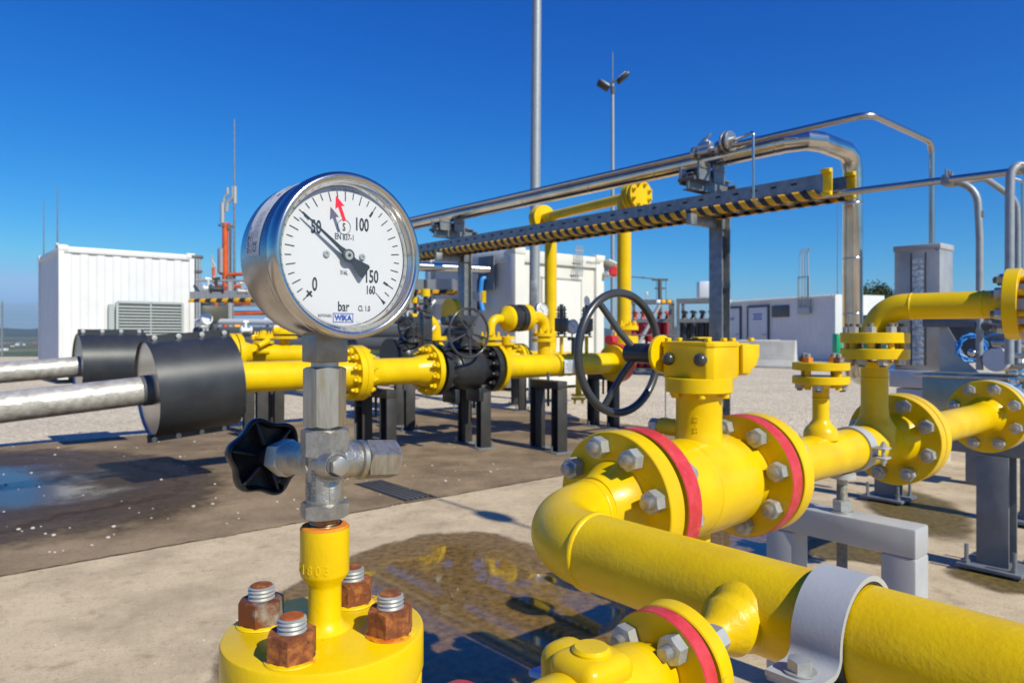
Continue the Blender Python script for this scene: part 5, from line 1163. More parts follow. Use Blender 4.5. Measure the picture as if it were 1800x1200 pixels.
MB().prism([(0, 0), (.26, 0), (.20, .06), (.05, .34), (0, .34)], PK(1652, 654, 5.75), -B, Z, .01).obj('cheek', cm, pn); MB().box(PK(1690, 567, 5.6), (.05, .50, .06), (A, B, Z), .003).obj('top_rail', 'grey_post', pn)
hc_ = PK(1708, 612, 5.15); hs = thing('hose_coil', 'coil of bright blue hose hanging on the conduit', 'hose', hc_-Z*.1)
hm = MB(); pts = []
for i in range(150):
    a = i*.26; rr = .078+.010*math.sin(i*.7)+.006*math.sin(i*1.9); pts.append(hc_+(A*.55-B*.84)*rr*math.cos(a)+Z*rr*math.sin(a)*1.08+(A*.84+B*.55)*.02*math.sin(i*.31))
hm.tube(pts, .0058, 8); hm.obj('coil', 'blue', hs)
MB().tube([PK(1722, 575, 5.05), PK(1723, 600, 5.02), PK(1727, 618, 5.0)], .0085, 10).obj('hose_end', 'blue', hs)
MB().tube(bendpath([PK(1726, 595, 5.0), PK(1745, 588, 4.95), PK(1765, 585, 4.9)], [.05]*3), .0075, 10).obj('hose_tail', 'blue', hs)
lb_ = thing('ball_lever', 'small shiny ball knob on a rod in front of the blue coil', 'handle', PK(1709, 620, 5.0))
m = MB(); kb = PK(1709, 620, 5.0); m.lathe([(.026*math.sin(pi*i/12), -.026*math.cos(pi*i/12)) for i in range(13)], kb, A, 24); m.tube([kb, PK(1733, 620, 4.98)], .005, 8); m.obj('knob', 'polish', lb_); MB().box(PK(1734, 632, 4.97), (.012, .018, .095), (A, B, Z), .004).obj('flat_bar', 'whiteplastic', lb_)
ms = thing('meter_assembly', 'cluster of shiny instrument fittings and round meter at the edge of view', 'meter', PK(1765, 650, 4.9))
mc = PK(1752, 632, 4.9); MB().lathe([(0, -.02), (.07, -.02), (.075, -.012), (.075, .03), (0, .032)], mc, A, 40).obj('round_meter', 'sign', ms)
m = MB(); 
for px, py, r_ in ((1768, 602, .03), (1785, 612, .04), (1778, 640, .05), (1795, 650, .06)): m.cyl(P(px, py, 4.9)-B*.08, P(px, py, 4.9)+B*.08, r_, 20, 0, None, .004)
m.box(PK(1790, 625, 4.95), (.2, .16, .03), (A, B, Z), .006); m.box(PK(1790, 642, 4.95), (.22, .18, .02), (A, B, Z), .006); m.tube([PK(1770, 590, 4.85), PK(1785, 596, 4.8), PK(1793, 585, 4.8)], .012, 10); m.obj('fittings', 'steel', ms)
rngf = random.Random(5); m = MB()
for i in range(26):
    c = PK(rngf.uniform(1778, 1806), rngf.uniform(655, 700), 4.6); m.box(c, (rngf.uniform(.02, .06), rngf.uniform(.02, .05), rngf.uniform(.02, .05)), (V((math.cos(i), math.sin(i), 0)), V((-math.sin(i), math.cos(i), 0)), Z), .008)
m.obj('foil_wrap', 'polish', ms)
m = MB(); m.cyl(PK(1728, 572, 5.0)-B*.04, PK(1728, 572, 5.0)+B*.04, .035, 20); m.cyl(PK(1735, 572, 4.97), PK(1752, 575, 4.9), .02, 14); tag(m.obj('hose_clip', 'darkgrey', None, PK(1728, 572, 5.0)), 'dark clip ring where the blue hose meets the conduit', 'clip')
# ================================================================= white container at the left
def container(o, wA, wB, h, name, label, m, corr=.022, z0=.12):
    "o: near corner on the ground; runs wA along A and wB along B"
    r = thing(name, label, 'container', o); fr = MB(); p = .10
    for a, b in ((0, 0), (1, 0), (0, 1), (1, 1)): fr.box(o+A*(p/2+a*(wA-p))+B*(p/2+b*(wB-p))+Z*(z0+h/2), (p, p, h), (A, B, Z), .006)
    for z in (z0+.07, z0+h-.06):
        for b in (0, 1): fr.box(o+A*wA/2+B*(p/2-.004+b*(wB-p+.008))+Z*z, (wA-2*p, p-.01, .12), (A, B, Z), .006)
        for a in (0, 1): fr.box(o+B*wB/2+A*(p/2-.004+a*(wA-p+.008))+Z*z, (p-.01, wB-2*p, .12), (A, B, Z), .006)
    for a, b in ((0, 0), (1, 0), (0, 1), (1, 1)):
        for z in (z0+.03, z0+h-.03): fr.box(o+A*(.08+a*(wA-.16))+B*(.08+b*(wB-.16))+Z*z, (.18, .18, .12), (A, B, Z), .006)
    fr.obj('frame', m, r)
    w = MB()
    def wall(q, d, L_, nn, dep=corr):
        pts = []; x = 0; k = 0; pit = .28
        n = max(2, int(L_/pit)); pit = L_/n
        for i in range(n): pts += [(i*pit, 0), (i*pit+pit*.38, 0), (i*pit+pit*.5, dep), (i*pit+pit*.88, dep)]
        pts.append((L_, 0)); vs = [q+d*x-nn*y+Z*z for x, y in pts for z in (z0+.13, z0+h-.12)]
        w.add(vs, [(2*i, 2*i+1, 2*i+3, 2*i+2) for i in range(len(pts)-1)])
    ins = .03
    wall(o+A*p+B*ins, A, wA-2*p, -B); wall(o+B*p+A*ins, B, wB-2*p, -A); wall(o+A*p+B*(wB-ins), A, wA-2*p, B); wall(o+B*p+A*(wA-ins), B, wB-2*p, A)
    w.obj('corrugated_wall', m, r, flat=True)
    MB().box(o+A*wA/2+B*wB/2+Z*(z0+h-.05), (wA-.2, wB-.2, .06), (A, B, Z)).obj('roof_panel', m, r); return r
def lat(x, y, px):   # walk along A from (x, y) to column px
    k = (px-CX)/F; s = (k*y-x)/(A.x-k*A.y); return s
oc = V((-797/F*14.5, 14.5, 0)); wA = lat(oc.x, oc.y, 342)
cont = container(oc, wA, 3.0, 2.70, 'container', 'short white corrugated container with grey louvred vent', 'white')
# louvred unit on its front
lo = P(203, 560, 14.9); s0, s1 = lat(oc.x, oc.y, 203), lat(oc.x, oc.y, 317)
lf = oc+A*s0-B*.16; LW = s1-s0; zt_, zb_ = 1.70, .42
lvm = MB(); lvm.box(lf+A*LW/2+B*.09+Z*(zt_+zb_)/2, (LW, .17, zt_-zb_), (A, B, Z), .004); lvm.box(lf-A*.09+B*.11+Z*(zt_+zb_)/2, (.10, .12, zt_-zb_-.1), (A, B, Z)); lo_ = lvm.obj('vent_unit', 'louvre', cont)
m = MB()
for (c, sz) in ((lf+A*LW/2+Z*zt_, (LW, .03, .05)), (lf+A*LW/2+Z*zb_, (LW, .03, .05)), (lf+Z*(zt_+zb_)/2, (.05, .03, zt_-zb_)), (lf+A*LW+Z*(zt_+zb_)/2, (.05, .03, zt_-zb_)), (lf+A*LW/2+Z*(zt_+zb_)/2, (.03, .03, zt_-zb_))): m.box(c-B*.005, sz, (A, B, Z))
m.obj('vent_frame', 'louvre', lo_)
m = MB(); MB().box(lf+A*LW/2+B*.001+Z*(zt_+zb_)/2, (LW-.05, .004, zt_-zb_-.05), (A, B, Z)).obj('vent_back', 'darkgrey', lo_)
z = zb_+.06
while z < zt_-.04: m.box(lf+A*LW/2-B*.012+Z*z, (LW-.06, .05, .008), (A, (B*.72+Z*.69).normalized(), (Z*.72-B*.69).normalized())); z += .066
m.obj('louvre_slats', 'louvre', lo_)
cr = thing('cable_riser', 'bundle of grey cable tubes strapped to the container corner', 'cable', oc+A*(wA+.09))
for i in range(4):
    b = oc+A*(wA+.05+.06*(i % 2))+B*(.02+.06*(i//2)); MB().tube(bendpath([b, b+Z*2.80, b+Z*2.84+B*.35-A*.1], [.1]*3), .032, 12).obj('tube', 'galv_matte', cr)
m = MB()
for z in (1.1, 2.45): m.box(oc+A*(wA+.08)+B*.05+Z*z, (.17, .17, .05), (A, B, Z))
m.box(oc+A*(wA+.06)+B*.1+Z*2.78, (.26, .24, .08), (A, B, Z), .02); m.obj('strap', 'darkgrey', cr)
def rod(px, y0, y1, d, r_, label, foot=None):
    b, t = P(px, y1, d), P(px, y0, d); rr = thing('lightning_rod', label, 'rod', b); m = MB(); m.tube([b, b+(t-b)*.55, t], [r_, r_*.7, r_*.45], 8); m.obj('rod', 'galv', rr)
    MB().box(b+Z*.05, (.06, .06, .1), (A, B, Z), .005).obj('foot', 'galv', rr); return rr
rod(101, 325, 436, 14.6, .016, 'thin lightning rod at the near corner of the white container')
rod(77, 352, 456, 17.0, .016, 'thin lightning rod at the rear corner of the white container')
rod(1472, 290, 519, 30, .02, 'thin lightning rod on the grey cabin roof')
# fence of vertical bars along the plateau's edge
fn = thing('bar_mesh_fence', 'tall see-through fence of thin vertical bars beyond the container', 'fence', V((-24, E-.4, 0)))
m = MB(); x = -25.4
while x < -17.5: m.box(V((x, E-.4, 1.22)), (.0065, .0065, 2.4), (X, Y, Z)); x += .0525
m.obj('vertical_bars', 'galv_matte', fn, flat=True, recalc=False)
m = MB()
for i in range(12): m.box(V((-21.45, E-.393, .06+.2*i)), (7.9, .007, .007), (X, Y, Z))
m.obj('rail_wires', 'galv_matte', fn, flat=True)
for x in (-25.4, -22.9, -20.4, -17.9): MB().box(V((x, E-.36, 1.25)), (.06, .05, 2.5), (X, Y, Z)).obj('post', 'galv_matte', fn)
# ================================================================= masts
ms_ = G(938, 703); mh = 9.4; ma = thing('light_mast', 'tall galvanised mast crossing the sky beside the white cabin', 'mast', ms_)
m = MB(); m.lathe([(.085, .0), (.08, 2), (.078, 4), (.062, 9), (.058, 12)], ms_, (Z*1+X*.008).normalized(), 36); m.obj('pole', 'galv_matte', ma)
MB().box(ms_+Z*.01, (.4, .4, .02), (A, B, Z)).obj('base_plate', 'galv', ma); MB().box(ms_+Z*1.6-Y*.083, (.10, .012, .5), (X, Y, Z), .003).obj('hatch', 'galv', ma)
lb = P(1077, 587, 25); lb.z = 0; lm_ = thing('flood_light_mast', 'distant slim mast with two dark flood lamps at its top', 'mast', lb)
ht = H+(587-148)*25/F
m = MB(); m.lathe([(.085, 0), (.07, 4), (.055, ht)], lb, Z, 20); m.obj('pole', 'galv_matte', lm_); m = MB(); m.tube([lb+Z*(ht-.1), lb+Z*H+Z*(587-92)*25/F], .02, 6); m.obj('spike', 'galv', lm_)
m = MB(); m.tube([lb+Z*(ht+.0)-X*.3-Z*.06, lb+Z*(ht+.0)+X*.36+Z*.25], .035, 8); m.cyl(lb+Z*(ht-.35), lb+Z*(ht-.1), .08, 10); m.obj('arm', 'darkgrey', lm_)
for dx, dz, ux in ((-.33, -.05, V((.86, 0, -.5))), (.36, .22, V((.75, .1, .62)))):
    c = lb+Z*(ht+dz)+X*dx; uz = V((-ux.z, 0, ux.x)).normalized(); ux = V((ux.x, 0, ux.z)).normalized()
    o = MB().box(c, (.46, .38, .16), (ux, Y, uz), .04).obj('flood_lamp', 'black', lm_); MB().box(c+uz*.085, (.34, .3, .02), (ux, Y, uz), .004).obj('lamp_cover', 'zinc', o)
# ================================================================= cream site cabin in the middle
cdp = 12.6; cc0 = P(906, 587, cdp); cc0.z = 0
wA2 = lat(cc0.x, cc0.y, 1062); cab2 = thing('site_cabin', 'cream flat-roofed site cabin with pipes through its shaded wall', 'cabin', cc0)
h2 = H+(587-437)*cdp/F; wB2 = 2.9
m = MB(); 
for a, b in ((0, 0), (1, 0), (0, 1), (1, 1)): m.box(cc0+A*(.11+a*(wA2-.22))+B*(.11+b*(wB2-.22))+Z*(h2/2+.04), (.22, .22, h2-.08), (A, B, Z), .012)
for z in (.16, h2-.11):
    for b in (0, 1): m.box(cc0+A*wA2/2+B*(.1+b*(wB2-.2))+Z*z, (wA2-.44, .18, .22), (A, B, Z), .01)
    for a in (0, 1): m.box(cc0+B*wB2/2+A*(.1+a*(wA2-.2))+Z*z, (.18, wB2-.44, .22), (A, B, Z), .01)
for a, b in ((0, 0), (1, 0), (0, 1), (1, 1)): m.box(cc0+A*(.11+a*(wA2-.22))+B*(.11+b*(wB2-.22))+Z*(h2-.02), (.25, .25, .12), (A, B, Z), .01)
m.obj('frame', 'cream', cab2)
m = MB(); m.box(cc0+A*wA2/2+B*.09+Z*h2/2, (wA2-.44, .04, h2-.44), (A, B, Z)); m.box(cc0+B*wB2/2+A*.09+Z*h2/2, (.04, wB2-.44, h2-.44), (A, B, Z)); m.box(cc0+A*(wA2-.09)+B*wB2/2+Z*h2/2, (.04, wB2-.44, h2-.44), (A, B, Z)); m.box(cc0+A*wA2/2+B*(wB2-.09)+Z*h2/2, (wA2-.44, .04, h2-.44), (A, B, Z)); m.obj('wall_panel', 'cream', cab2)
MB().box(cc0+A*wA2/2+B*wB2/2+Z*(h2-.03), (wA2-.3, wB2-.3, .05), (A, B, Z)).obj('roof_panel', 'cream', cab2)
m = MB(); q = cc0+A*wA2*.52+B*.062; dw_ = 1.0
m.box(q+Z*1.06, (dw_, .03, 1.95), (A, B, Z), .004); do = m.obj('door', 'cream', cab2); m = MB()
for a in (-dw_/2-.02, dw_/2+.02): m.box(q+A*a+Z*1.07+B*.002, (.03, .03, 2.0), (A, B, Z))
m.box(q+Z*2.07+B*.002, (dw_+.07, .03, .03), (A, B, Z)); m.obj('door_frame', mat('darker_cream', (.45, .44, .41), .5), do)  # door surround strips in a darker cream than the walls
MB().box(q-A*.4-B*.04+Z*1.0, (.12, .04, .03), (A, B, Z), .005).obj('handle', 'zinc', do)
m = MB(); q = cc0+A*lat(cc0.x, cc0.y, 1016)
for i in range(4): m.tube(bendpath([q+A*(i*.055-.1)-B*.05+Z*(h2-.42), q+A*(i*.055-.1)-B*.05+Z*(h2+.18)], [.05]*2), .010, 6)
for z in (h2-.30, h2-.12, h2+.08): m.box(q-A*.02-B*.045+Z*z, (.25, .02, .02), (A, B, Z))
tag(m.obj('aerial_rods', 'zinc', None, q+Z*2), 'four thin aerial rods on the front of the cream cabin roof', 'aerial')
m = MB(); put_text(m, 'tempohome', .09, cc0+A*lat(cc0.x, cc0.y, 1043)-B*.004+Z*(h2-.12), A, Z, 0, .9); 
m.obj('cabin_lettering', 'inkgrey', cab2, flat=True, recalc=False)
# eaves lamp box and canopy at its right
e = cc0+A*(wA2+.25)+Z*(h2-.32); cn = thing('door_canopy', 'small cream canopy at the cabin gable with red alarm bell beneath', 'canopy', e)
m = MB(); m.box(e+B*.3, (.62, .9, .04), (A, B, Z)); m.box(e+B*.3+Z*.20+A*.02, (.6, .9, .03), ((A+Z*-.25).normalized(), B, (Z+A*.25).normalized())); m.obj('canopy_sheet', 'cream', cn)
q = P(1079, 477, 13.4); tag(MB().cyl(q-Y*.05, q+Y*.05, .10, 20, 0, None, .03).obj('alarm_bell', 'red', None, q), 'round red alarm bell near the cream cabin gable', 'bell')
# pipes and plate on the shaded wall
def onwall(px, py):   # point on the cabin's -A wall
    k = (px-CX)/F; s = (k*cc0.y-cc0.x)/(B.x-k*B.y); p = cc0+B*s; p.z = H-(py-HZ)*p.y/F; return p
wp_ = onwall(858, 480); pl_ = thing('wall_plate', 'blue-grey steel plate where pipe and blue cable enter the cabin', 'plate', wp_)
MB().box(wp_-A*.02+B*.02, (.03, .46, .62), (A, B, Z)).obj('plate', 'grey_post', pl_)
pe = onwall(862, 474); ps_ = P(600, 462, 12.4); tag(MB().tube([ps_, pe+A*.05], .082, 24).obj('clad_pipe', 'clad', None, pe), 'polished pipe running level into the shaded cabin wall', 'pipe')
bc = onwall(856, 488); m = MB(); m.tube(bendpath([bc-A*.02, bc-A*.12, bc-A*.12-Z*.35+B*.06, bc-A*.1-Z*.62], [.08]*4), .045, 12); tag(m.obj('blue_cable', 'blue', None, bc), 'blue cable bending down beside the wall plate', 'cable')
m = MB(); m.tube(bendpath([bc-A*.02+B*.1, bc-A*.1+B*.12, bc-A*.1+B*.12-Z*.6], [.08]*3), .035, 10); tag(m.obj('black_cable', 'black', None, bc), 'black cable hanging next to the blue one', 'cable')
# short rear tray stub and second pipe
m = MB(); w0, w1 = P(806, 519, 12.2), P(848, 522, 12.2); d_ = (w1-w0).normalized(); m.box((w0+w1)/2, ((w1-w0).length, .25, .14), (d_, d_.cross(Z)*-1, Z)); rt_ = thing('tray_stub', 'short pale tray stub with yellow end near the wall plate', 'tray', w1); m.obj('tray', 'zinc', rt_)
MB().box(w1+d_*.03, (.06, .28, .2), (d_, d_.cross(Z)*-1, Z)).obj('bumper', 'yellow_smooth', rt_)
# ================================================================= rear process skid (behind the gauge)
def rtray(pa_, pb_, h_, name, label, haz=True, m='zinc'):
    d_ = (pb_-pa_).normalized(); sd2 = V((-d_.y, d_.x, 0)).normalized(); L_ = (pb_-pa_).length; r = thing('cable_tray', label, 'tray', (pa_+pb_)/2)
    k = MB()
    for s in (-.18, .18): k.box((pa_+pb_)/2+sd2*s, (L_, .01, h_), (d_, sd2, Z))
    k.box((pa_+pb_)/2-Z*h_/2, (L_, .36, .008), (d_, sd2, Z)); n = int(L_/.3)
    for i in range(n): k.box(pa_+d_*(i+.5)*L_/n-sd2*.186, (.04, .012, h_*.9), (d_, sd2, Z))
    k.obj('tray', m, r)
    if haz:
        n = int(L_/.14)
        for s in (-.2, .2):
            k = MB()
            for i in range(n): k.box(pa_+d_*(i+.5)*L_/n+sd2*s-Z*(h_*.5+.03), (L_/n*.98, .06, .08), ((d_+Z*.0), sd2, (Z+d_*.5).normalized()), .012, i % 2)
            k.obj('hazard_stripe', ['hazyel', 'hazblk'], r)
    return r
rtray(P(345, 520, 15), P(560, 516, 14), .16, '', 'rear cable tray with hazard edging seen left of the gauge')
rtray(P(600, 503, 13.5), P(806, 501, 12.8), .20, '', 'rear cable tray with hazard edging seen right of the gauge')
sk = [(405, 495, 610, 15.5, .055), (440, 575, 640, 13, .07), (447, 575, 640, 13.3, .05), (500, 480, 640, 15, .05), (722, 520, 620, 14, .06), (751, 510, 600, 13.5, .055)]
nms = ['slim grey skid post below the orange stack', 'galvanised skid post above the yellow branch', 'second galvanised skid post above the yellow branch', 'grey skid post hidden behind the gauge case', 'grey skid post just right of the gauge ring', 'grey skid post behind the white lever arms']
for (px, y0, y1, d, w_), lab in zip(sk, nms):
    b = P(px, 587, d); zt_ = H+(587-y0)*d/F; b.z = 0; r = thing('skid_post', lab, 'post', b); m = MB(); hpost(m, b, zt_, w_*2, .008); m.obj('column', 'galv_matte', r); MB().box(b+Z*.008, (.2, .2, .016), (A, B, Z)).obj('base_plate', 'galv', r)
# orange vent stack
ob = P(397, 587, 17); ob.z = 0; os_ = thing('vent_stack', 'orange vent stack with grey silencer and forked steel tops', 'stack', ob)
def S_(px, py, d=17): return P(px, py, d)
m = MB(); m.tube([S_(396, 600), S_(396, 480), S_(396, 392)], .072, 16); m.tube([S_(394, 395), S_(404, 395)], .05, 12); m.tube(bendpath([S_(396, 483), S_(440, 481)], [.1]*2), .045, 12); m.tube([S_(396, 503), S_(425, 503)], .04, 12); m.obj('orange_riser', 'orange', os_)
MB().lathe([(.03, 0), (.085, .05), (.085, .62), (.03, .66)], S_(389, 483), Z, 20).obj('silencer', 'galv_matte', os_)
m = MB(); m.tube([S_(391, 392), S_(391, 357)], .055, 12); m.tube(bendpath([S_(392, 362), S_(394, 348), S_(400, 341), S_(400, 330)], [.06]*4), .035, 10); m.tube(bendpath([S_(398, 372), S_(400, 356), S_(409, 348), S_(409, 328)], [.06]*4), .04, 10); m.cyl(S_(413, 358), S_(413, 328), .05, 12); m.obj('forked_top', 'zinc', os_)
m = MB(); m.tube([S_(405, 600), S_(405, 396)], .03, 8); m.box(S_(398, 397), (.34, .1, .05), (A, B, Z)); m.box(S_(402, 400), (.1, .1, .1), (A, B, Z)); m.box(S_(405, 490), (.2, .1, .14), (A, B, Z)); m.obj('support_frame', 'darkgrey', os_)
rod(412, 210, 500, 17.2, .035, 'tall pale lightning rod behind the orange vent stack')
op = [((380, 540), (380, 505), (440, 512)), ((375, 470), (377, 500), (390, 503)), ((405, 552), (470, 550)), ((395, 532), (440, 533)), ((640, 540), (760, 540))]
for k, pts in enumerate(op):
    t = ['orange pipe bending under the skid tray', 'thin grey-orange vent bend beside the stack foot', 'level orange pipe low on the rear skid', 'short orange pipe under the hazard edging', 'orange pipe hidden by the gauge ring'][k]
    pp = [P(x, y, 16) for x, y in pts]; tag(MB().tube(bendpath(pp, [.08]*len(pp)), .035, 10).obj('skid_pipe', 'orange', None, pp[0]), t, 'pipe')
q = P(373, 495, 16); m = MB(); m.tube(bendpath([P(374, 497, 16), P(373, 470, 16), P(372, 455, 16)], [.1]*3), .02, 8); m.tube(bendpath([P(379, 492, 16), P(379, 468, 16), P(373, 458, 16), P(373, 448, 16)], [.1]*4), .02, 8); tag(m.obj('vent_tip', 'zinc', None, q), 'two thin bent vent tips left of the orange stack', 'vent')
# control panel, round lamp, rear headers
q = P(377, 552, 13.2); pnl = thing('control_panel', 'dark olive control panel on the rear skid next to the container', 'panel', q-Z*.2)
MB().box(q, (.46, .12, .30), (A, B, Z), .008).obj('housing', 'olive', pnl); MB().box(q-B*.062+Z*.0, (.40, .01, .25), (A, B, Z), .003).obj('door', 'olive', pnl); MB().box(P(377, 595, 13.2), (.10, .10, .55), (A, B, Z)).obj('stand', 'darkgrey', pnl)
q = P(364, 560, 12.4); lp_ = thing('round_lamp', 'round frosted lamp on a short stem beside the olive panel', 'lamp', q-Z*.35)
MB().lathe([(0, -.012), (.07, -.010), (.086, -.004), (.088, -.014), (.10, -.014), (.105, .0), (.10, .06), (0, .07)], q, (B*.9-A*.2).normalized(), 32).obj('lamp_head', 'whiteplastic', lp_); MB().cyl(q-Z*.1, q-Z*.42, .03, 12).obj('stem', 'zinc', lp_)
rngs = random.Random(8)
for k, (y, d, r_, m, lab) in enumerate(((584, 12.2, .09, 'darkgrey', 'upper black header pipe on the rear skid'), (603, 11.6, .10, 'darkgrey', 'lower black header pipe on the rear skid'), (566, 12.8, .055, 'sign', 'pale level beam across the rear skid'), (494, 15.5, .03, 'zinc', 'thin steel rail along the top of the rear skid'))):
    pa_, pb_ = P(345, y-1, d+.6), P(800, y+2, d-1.0)
    tag(MB().tube([pa_, pb_], r_, 16).obj('skid_header', m, None, (pa_+pb_)/2), lab, 'pipe')
# fittings scattered along the skid headers: each a small flanged valve
cols = ['zinc', 'charcoal', 'sign', 'hazyel', 'whiteplastic', 'charcoal', 'zinc']
spots = [(358, 590), (372, 585), (388, 592), (418, 590), (432, 580), (452, 596), (470, 582), (425, 512), (380, 508), (366, 507), (462, 500), (486, 588), (655, 560), (668, 575), (682, 552), (706, 545), (716, 560), (735, 575), (741, 552), (700, 530), (640, 585)]
desc = ['below the olive panel', 'under the round lamp', 'right of the lamp stem', 'left of the twin skid posts', 'above the yellow flange', 'beside the gauge socket', 'just behind the gauge case', 'on the tray above the panel', 'on top of the tray near the stack', 'at the tray end by the container', 'high behind the gauge', 'low behind the gauge', 'right below the gauge ring', 'over the rear handwheel', 'next to the ring edge', 'left of the dark column', 'touching the dark column', 'over the rear gearbox', 'beside the lever arms', 'high beside the gauge ring', 'low at the gauge ring']
for k, ((px, py), ds) in enumerate(zip(spots, desc)):
    c = P(px, py, 12.0+(k % 4)*.5); m = MB(); s = rngs.uniform(.8, 1.2)
    m.cyl(c-A*.11*s, c+A*.11*s, .045*s, 14); disc(m, c-A*.1*s, A, .075*s, .025); disc(m, c+A*.08*s, A, .075*s, .025); m.cyl(c, c+Z*.15*s, .025*s, 10); m.box(c+Z*.17*s, (.12*s, .05*s, .05*s), (A, B, Z), .01)
    o = m.obj('skid_valve', cols[k % 7], None, c); kind = {'zinc': 'steel', 'charcoal': 'dark', 'sign': 'pale', 'hazyel': 'orange-yellow', 'whiteplastic': 'white'}[cols[k % 7]]
    tag(o, f'tiny {kind} flanged valve on the rear skid {ds}', 'valve', 'small valves on the rear skid')
# tank-grey frame beams behind gauge to close the skid
for k, (x0, x1, y, d) in enumerate(((345, 560, 535, 16.5), (600, 805, 530, 14.5), (345, 470, 550, 16.8))):
    a_, b_ = P(x0, y, d), P(x1, y, d-.6); d_ = (b_-a_).normalized(); tag(MB().box((a_+b_)/2, ((b_-a_).length, .08, .10), (d_, d_.cross(Z)*-1, Z)).obj('skid_beam', 'galv_matte', None, a_), ['grey skid beam behind the hazard edged tray at the left', 'grey skid beam between gauge and cream cabin', 'lower grey skid beam behind the olive panel'][k], 'beam')
# ================================================================= far right: cabins, cylinder racks, barriers
def gdeep(px, d): p = P(px, 587, d); p.z = 0; return p
ra_, rb_ = gdeep(1255, 33), gdeep(1466, 26.5)
dcb = (rb_-ra_).normalized(); ncb = V((dcb.y, -dcb.x, 0))
if ncb.y > 0: ncb = -ncb
dep = -ncb; LC = (rb_-ra_).length; HC = 2.45
gc_ = thing('grey_cabin', 'long grey corrugated cabin with two doors beyond the gravel yard', 'cabin', rb_)
m = MB(); n = int(LC/.12); vs = []
for i in range(n+1): vs += [ra_+dcb*LC*i/n+dep*(.02 if i % 2 else 0)+Z*.1, ra_+dcb*LC*i/n+dep*(.02 if i % 2 else 0)+Z*HC]
m.add(vs, [(2*i, 2*i+1, 2*i+3, 2*i+2) for i in range(n)]); m.box((ra_+rb_)/2+dep*1.25+Z*(HC+.02), (LC, 2.5, .05), (dcb, dep, Z)); m.box((ra_+rb_)/2+dep*.03+Z*.1, (LC, .1, .2), (dcb, dep, Z)); m.box(ra_+dep*1.25+Z*1.25, (.05, 2.4, 2.4), (dcb, dep, Z)); m.obj('wall', 'cabingrey', gc_, flat=True)
MB().box(rb_+dep*1.25+dcb*.03+Z*(HC/2+.05), (.06, 2.5, HC), (dcb, dep, Z)).obj('end_wall', 'white', gc_)
m = MB()
for i in range(56): m.box(ra_+dcb*LC*(i+.5)/56+Z*(HC+.03)-dep*.03, (LC/56*.55, .06, .05), (dcb, dep, Z))
m.box((ra_+rb_)/2-dep*.01+Z*(HC-.03), (LC, .05, .06), (dcb, dep, Z)); m.obj('roof_edge', 'white', gc_)
def oncab(px): k = (px-CX)/F; s = (k*ra_.y-ra_.x)/(dcb.x-k*dcb.y); return ra_+dcb*s
for px0, px1 in ((1270, 1302), (1317, 1351)):
    a_, b_ = oncab(px0), oncab(px1); w_ = (b_-a_).length; c = (a_+b_)/2-dep*.03; do = MB().box(c+Z*1.15, (w_, .05, 2.0), (dcb, dep, Z), .004).obj('door', 'cabingrey', gc_)
    m = MB(); 
    for s in (-1, 1): m.box(c+dcb*s*(w_/2+.03)+Z*1.17-dep*.01, (.08, .07, 2.1), (dcb, dep, Z))
    m.box(c+Z*2.2-dep*.01, (w_+.14, .07, .08), (dcb, dep, Z)); m.obj('door_frame', 'darkgrey', do); MB().box(c+dcb*(w_/2-.18)-dep*.05+Z*1.0, (.2, .06, .05), (dcb, dep, Z)).obj('handle', 'zinc', do)
    m = MB()
    if px0 < 1300: put_text(m, 'und', .22, c-dep*.03+dcb*.10+Z*1.72, dcb, Z, 0, .95, .004)
    else:
        for j, zz_ in enumerate((1.86, 1.76, 1.66)): m.box(c-dep*.03+Z*zz_, (.55-.08*(j % 2), .004, .05), (dcb, dep, Z))
    m.obj('door_lettering', 'inkblue', do, flat=True, recalc=False)
a_, b_ = oncab(1358), oncab(1387); MB().box((a_+b_)/2-dep*.02+Z*1.95, ((b_-a_).length, .05, .48), (dcb, dep, Z), .004).obj('window_shutter', 'darkgrey', gc_)
m = MB(); c = oncab(1416)
for k in range(4): m.tube(bendpath([c-dep*.1+dcb*(k*.14-.2)+Z*1.9, c-dep*.1+dcb*(k*.14-.2)+Z*(4.1+.08*(k % 2)), c-dep*.1+dcb*(k*.14-.1)+Z*4.35], [.1]*3), .022+.012*(k == 3), 8)
for s in (-.28, .28): m.box(c-dep*.1+dcb*s+Z*2.6, (.03, .03, 1.3), (dcb, dep, Z))
m.box(c-dep*.1+Z*3.25, (.6, .03, .04), (dcb, dep, Z)); m.box(c-dep*.08+Z*1.93, (.6, .1, .25), (dcb, dep, Z)); tag(m.obj('flue_pipes', 'zinc', None, c+Z*1.8), 'cluster of thin steel flue pipes rising above the grey cabin', 'flue')
# ac unit on roof, left end
c = gdeep(1243, 31); tag(MB().box(c+Z*2.95, (.8, .5, .7), (X, Y, Z), .02).obj('roof_unit', 'sign', None, c+Z*2.6), 'small grey cooling unit on a roof behind the black cylinders', 'machine')
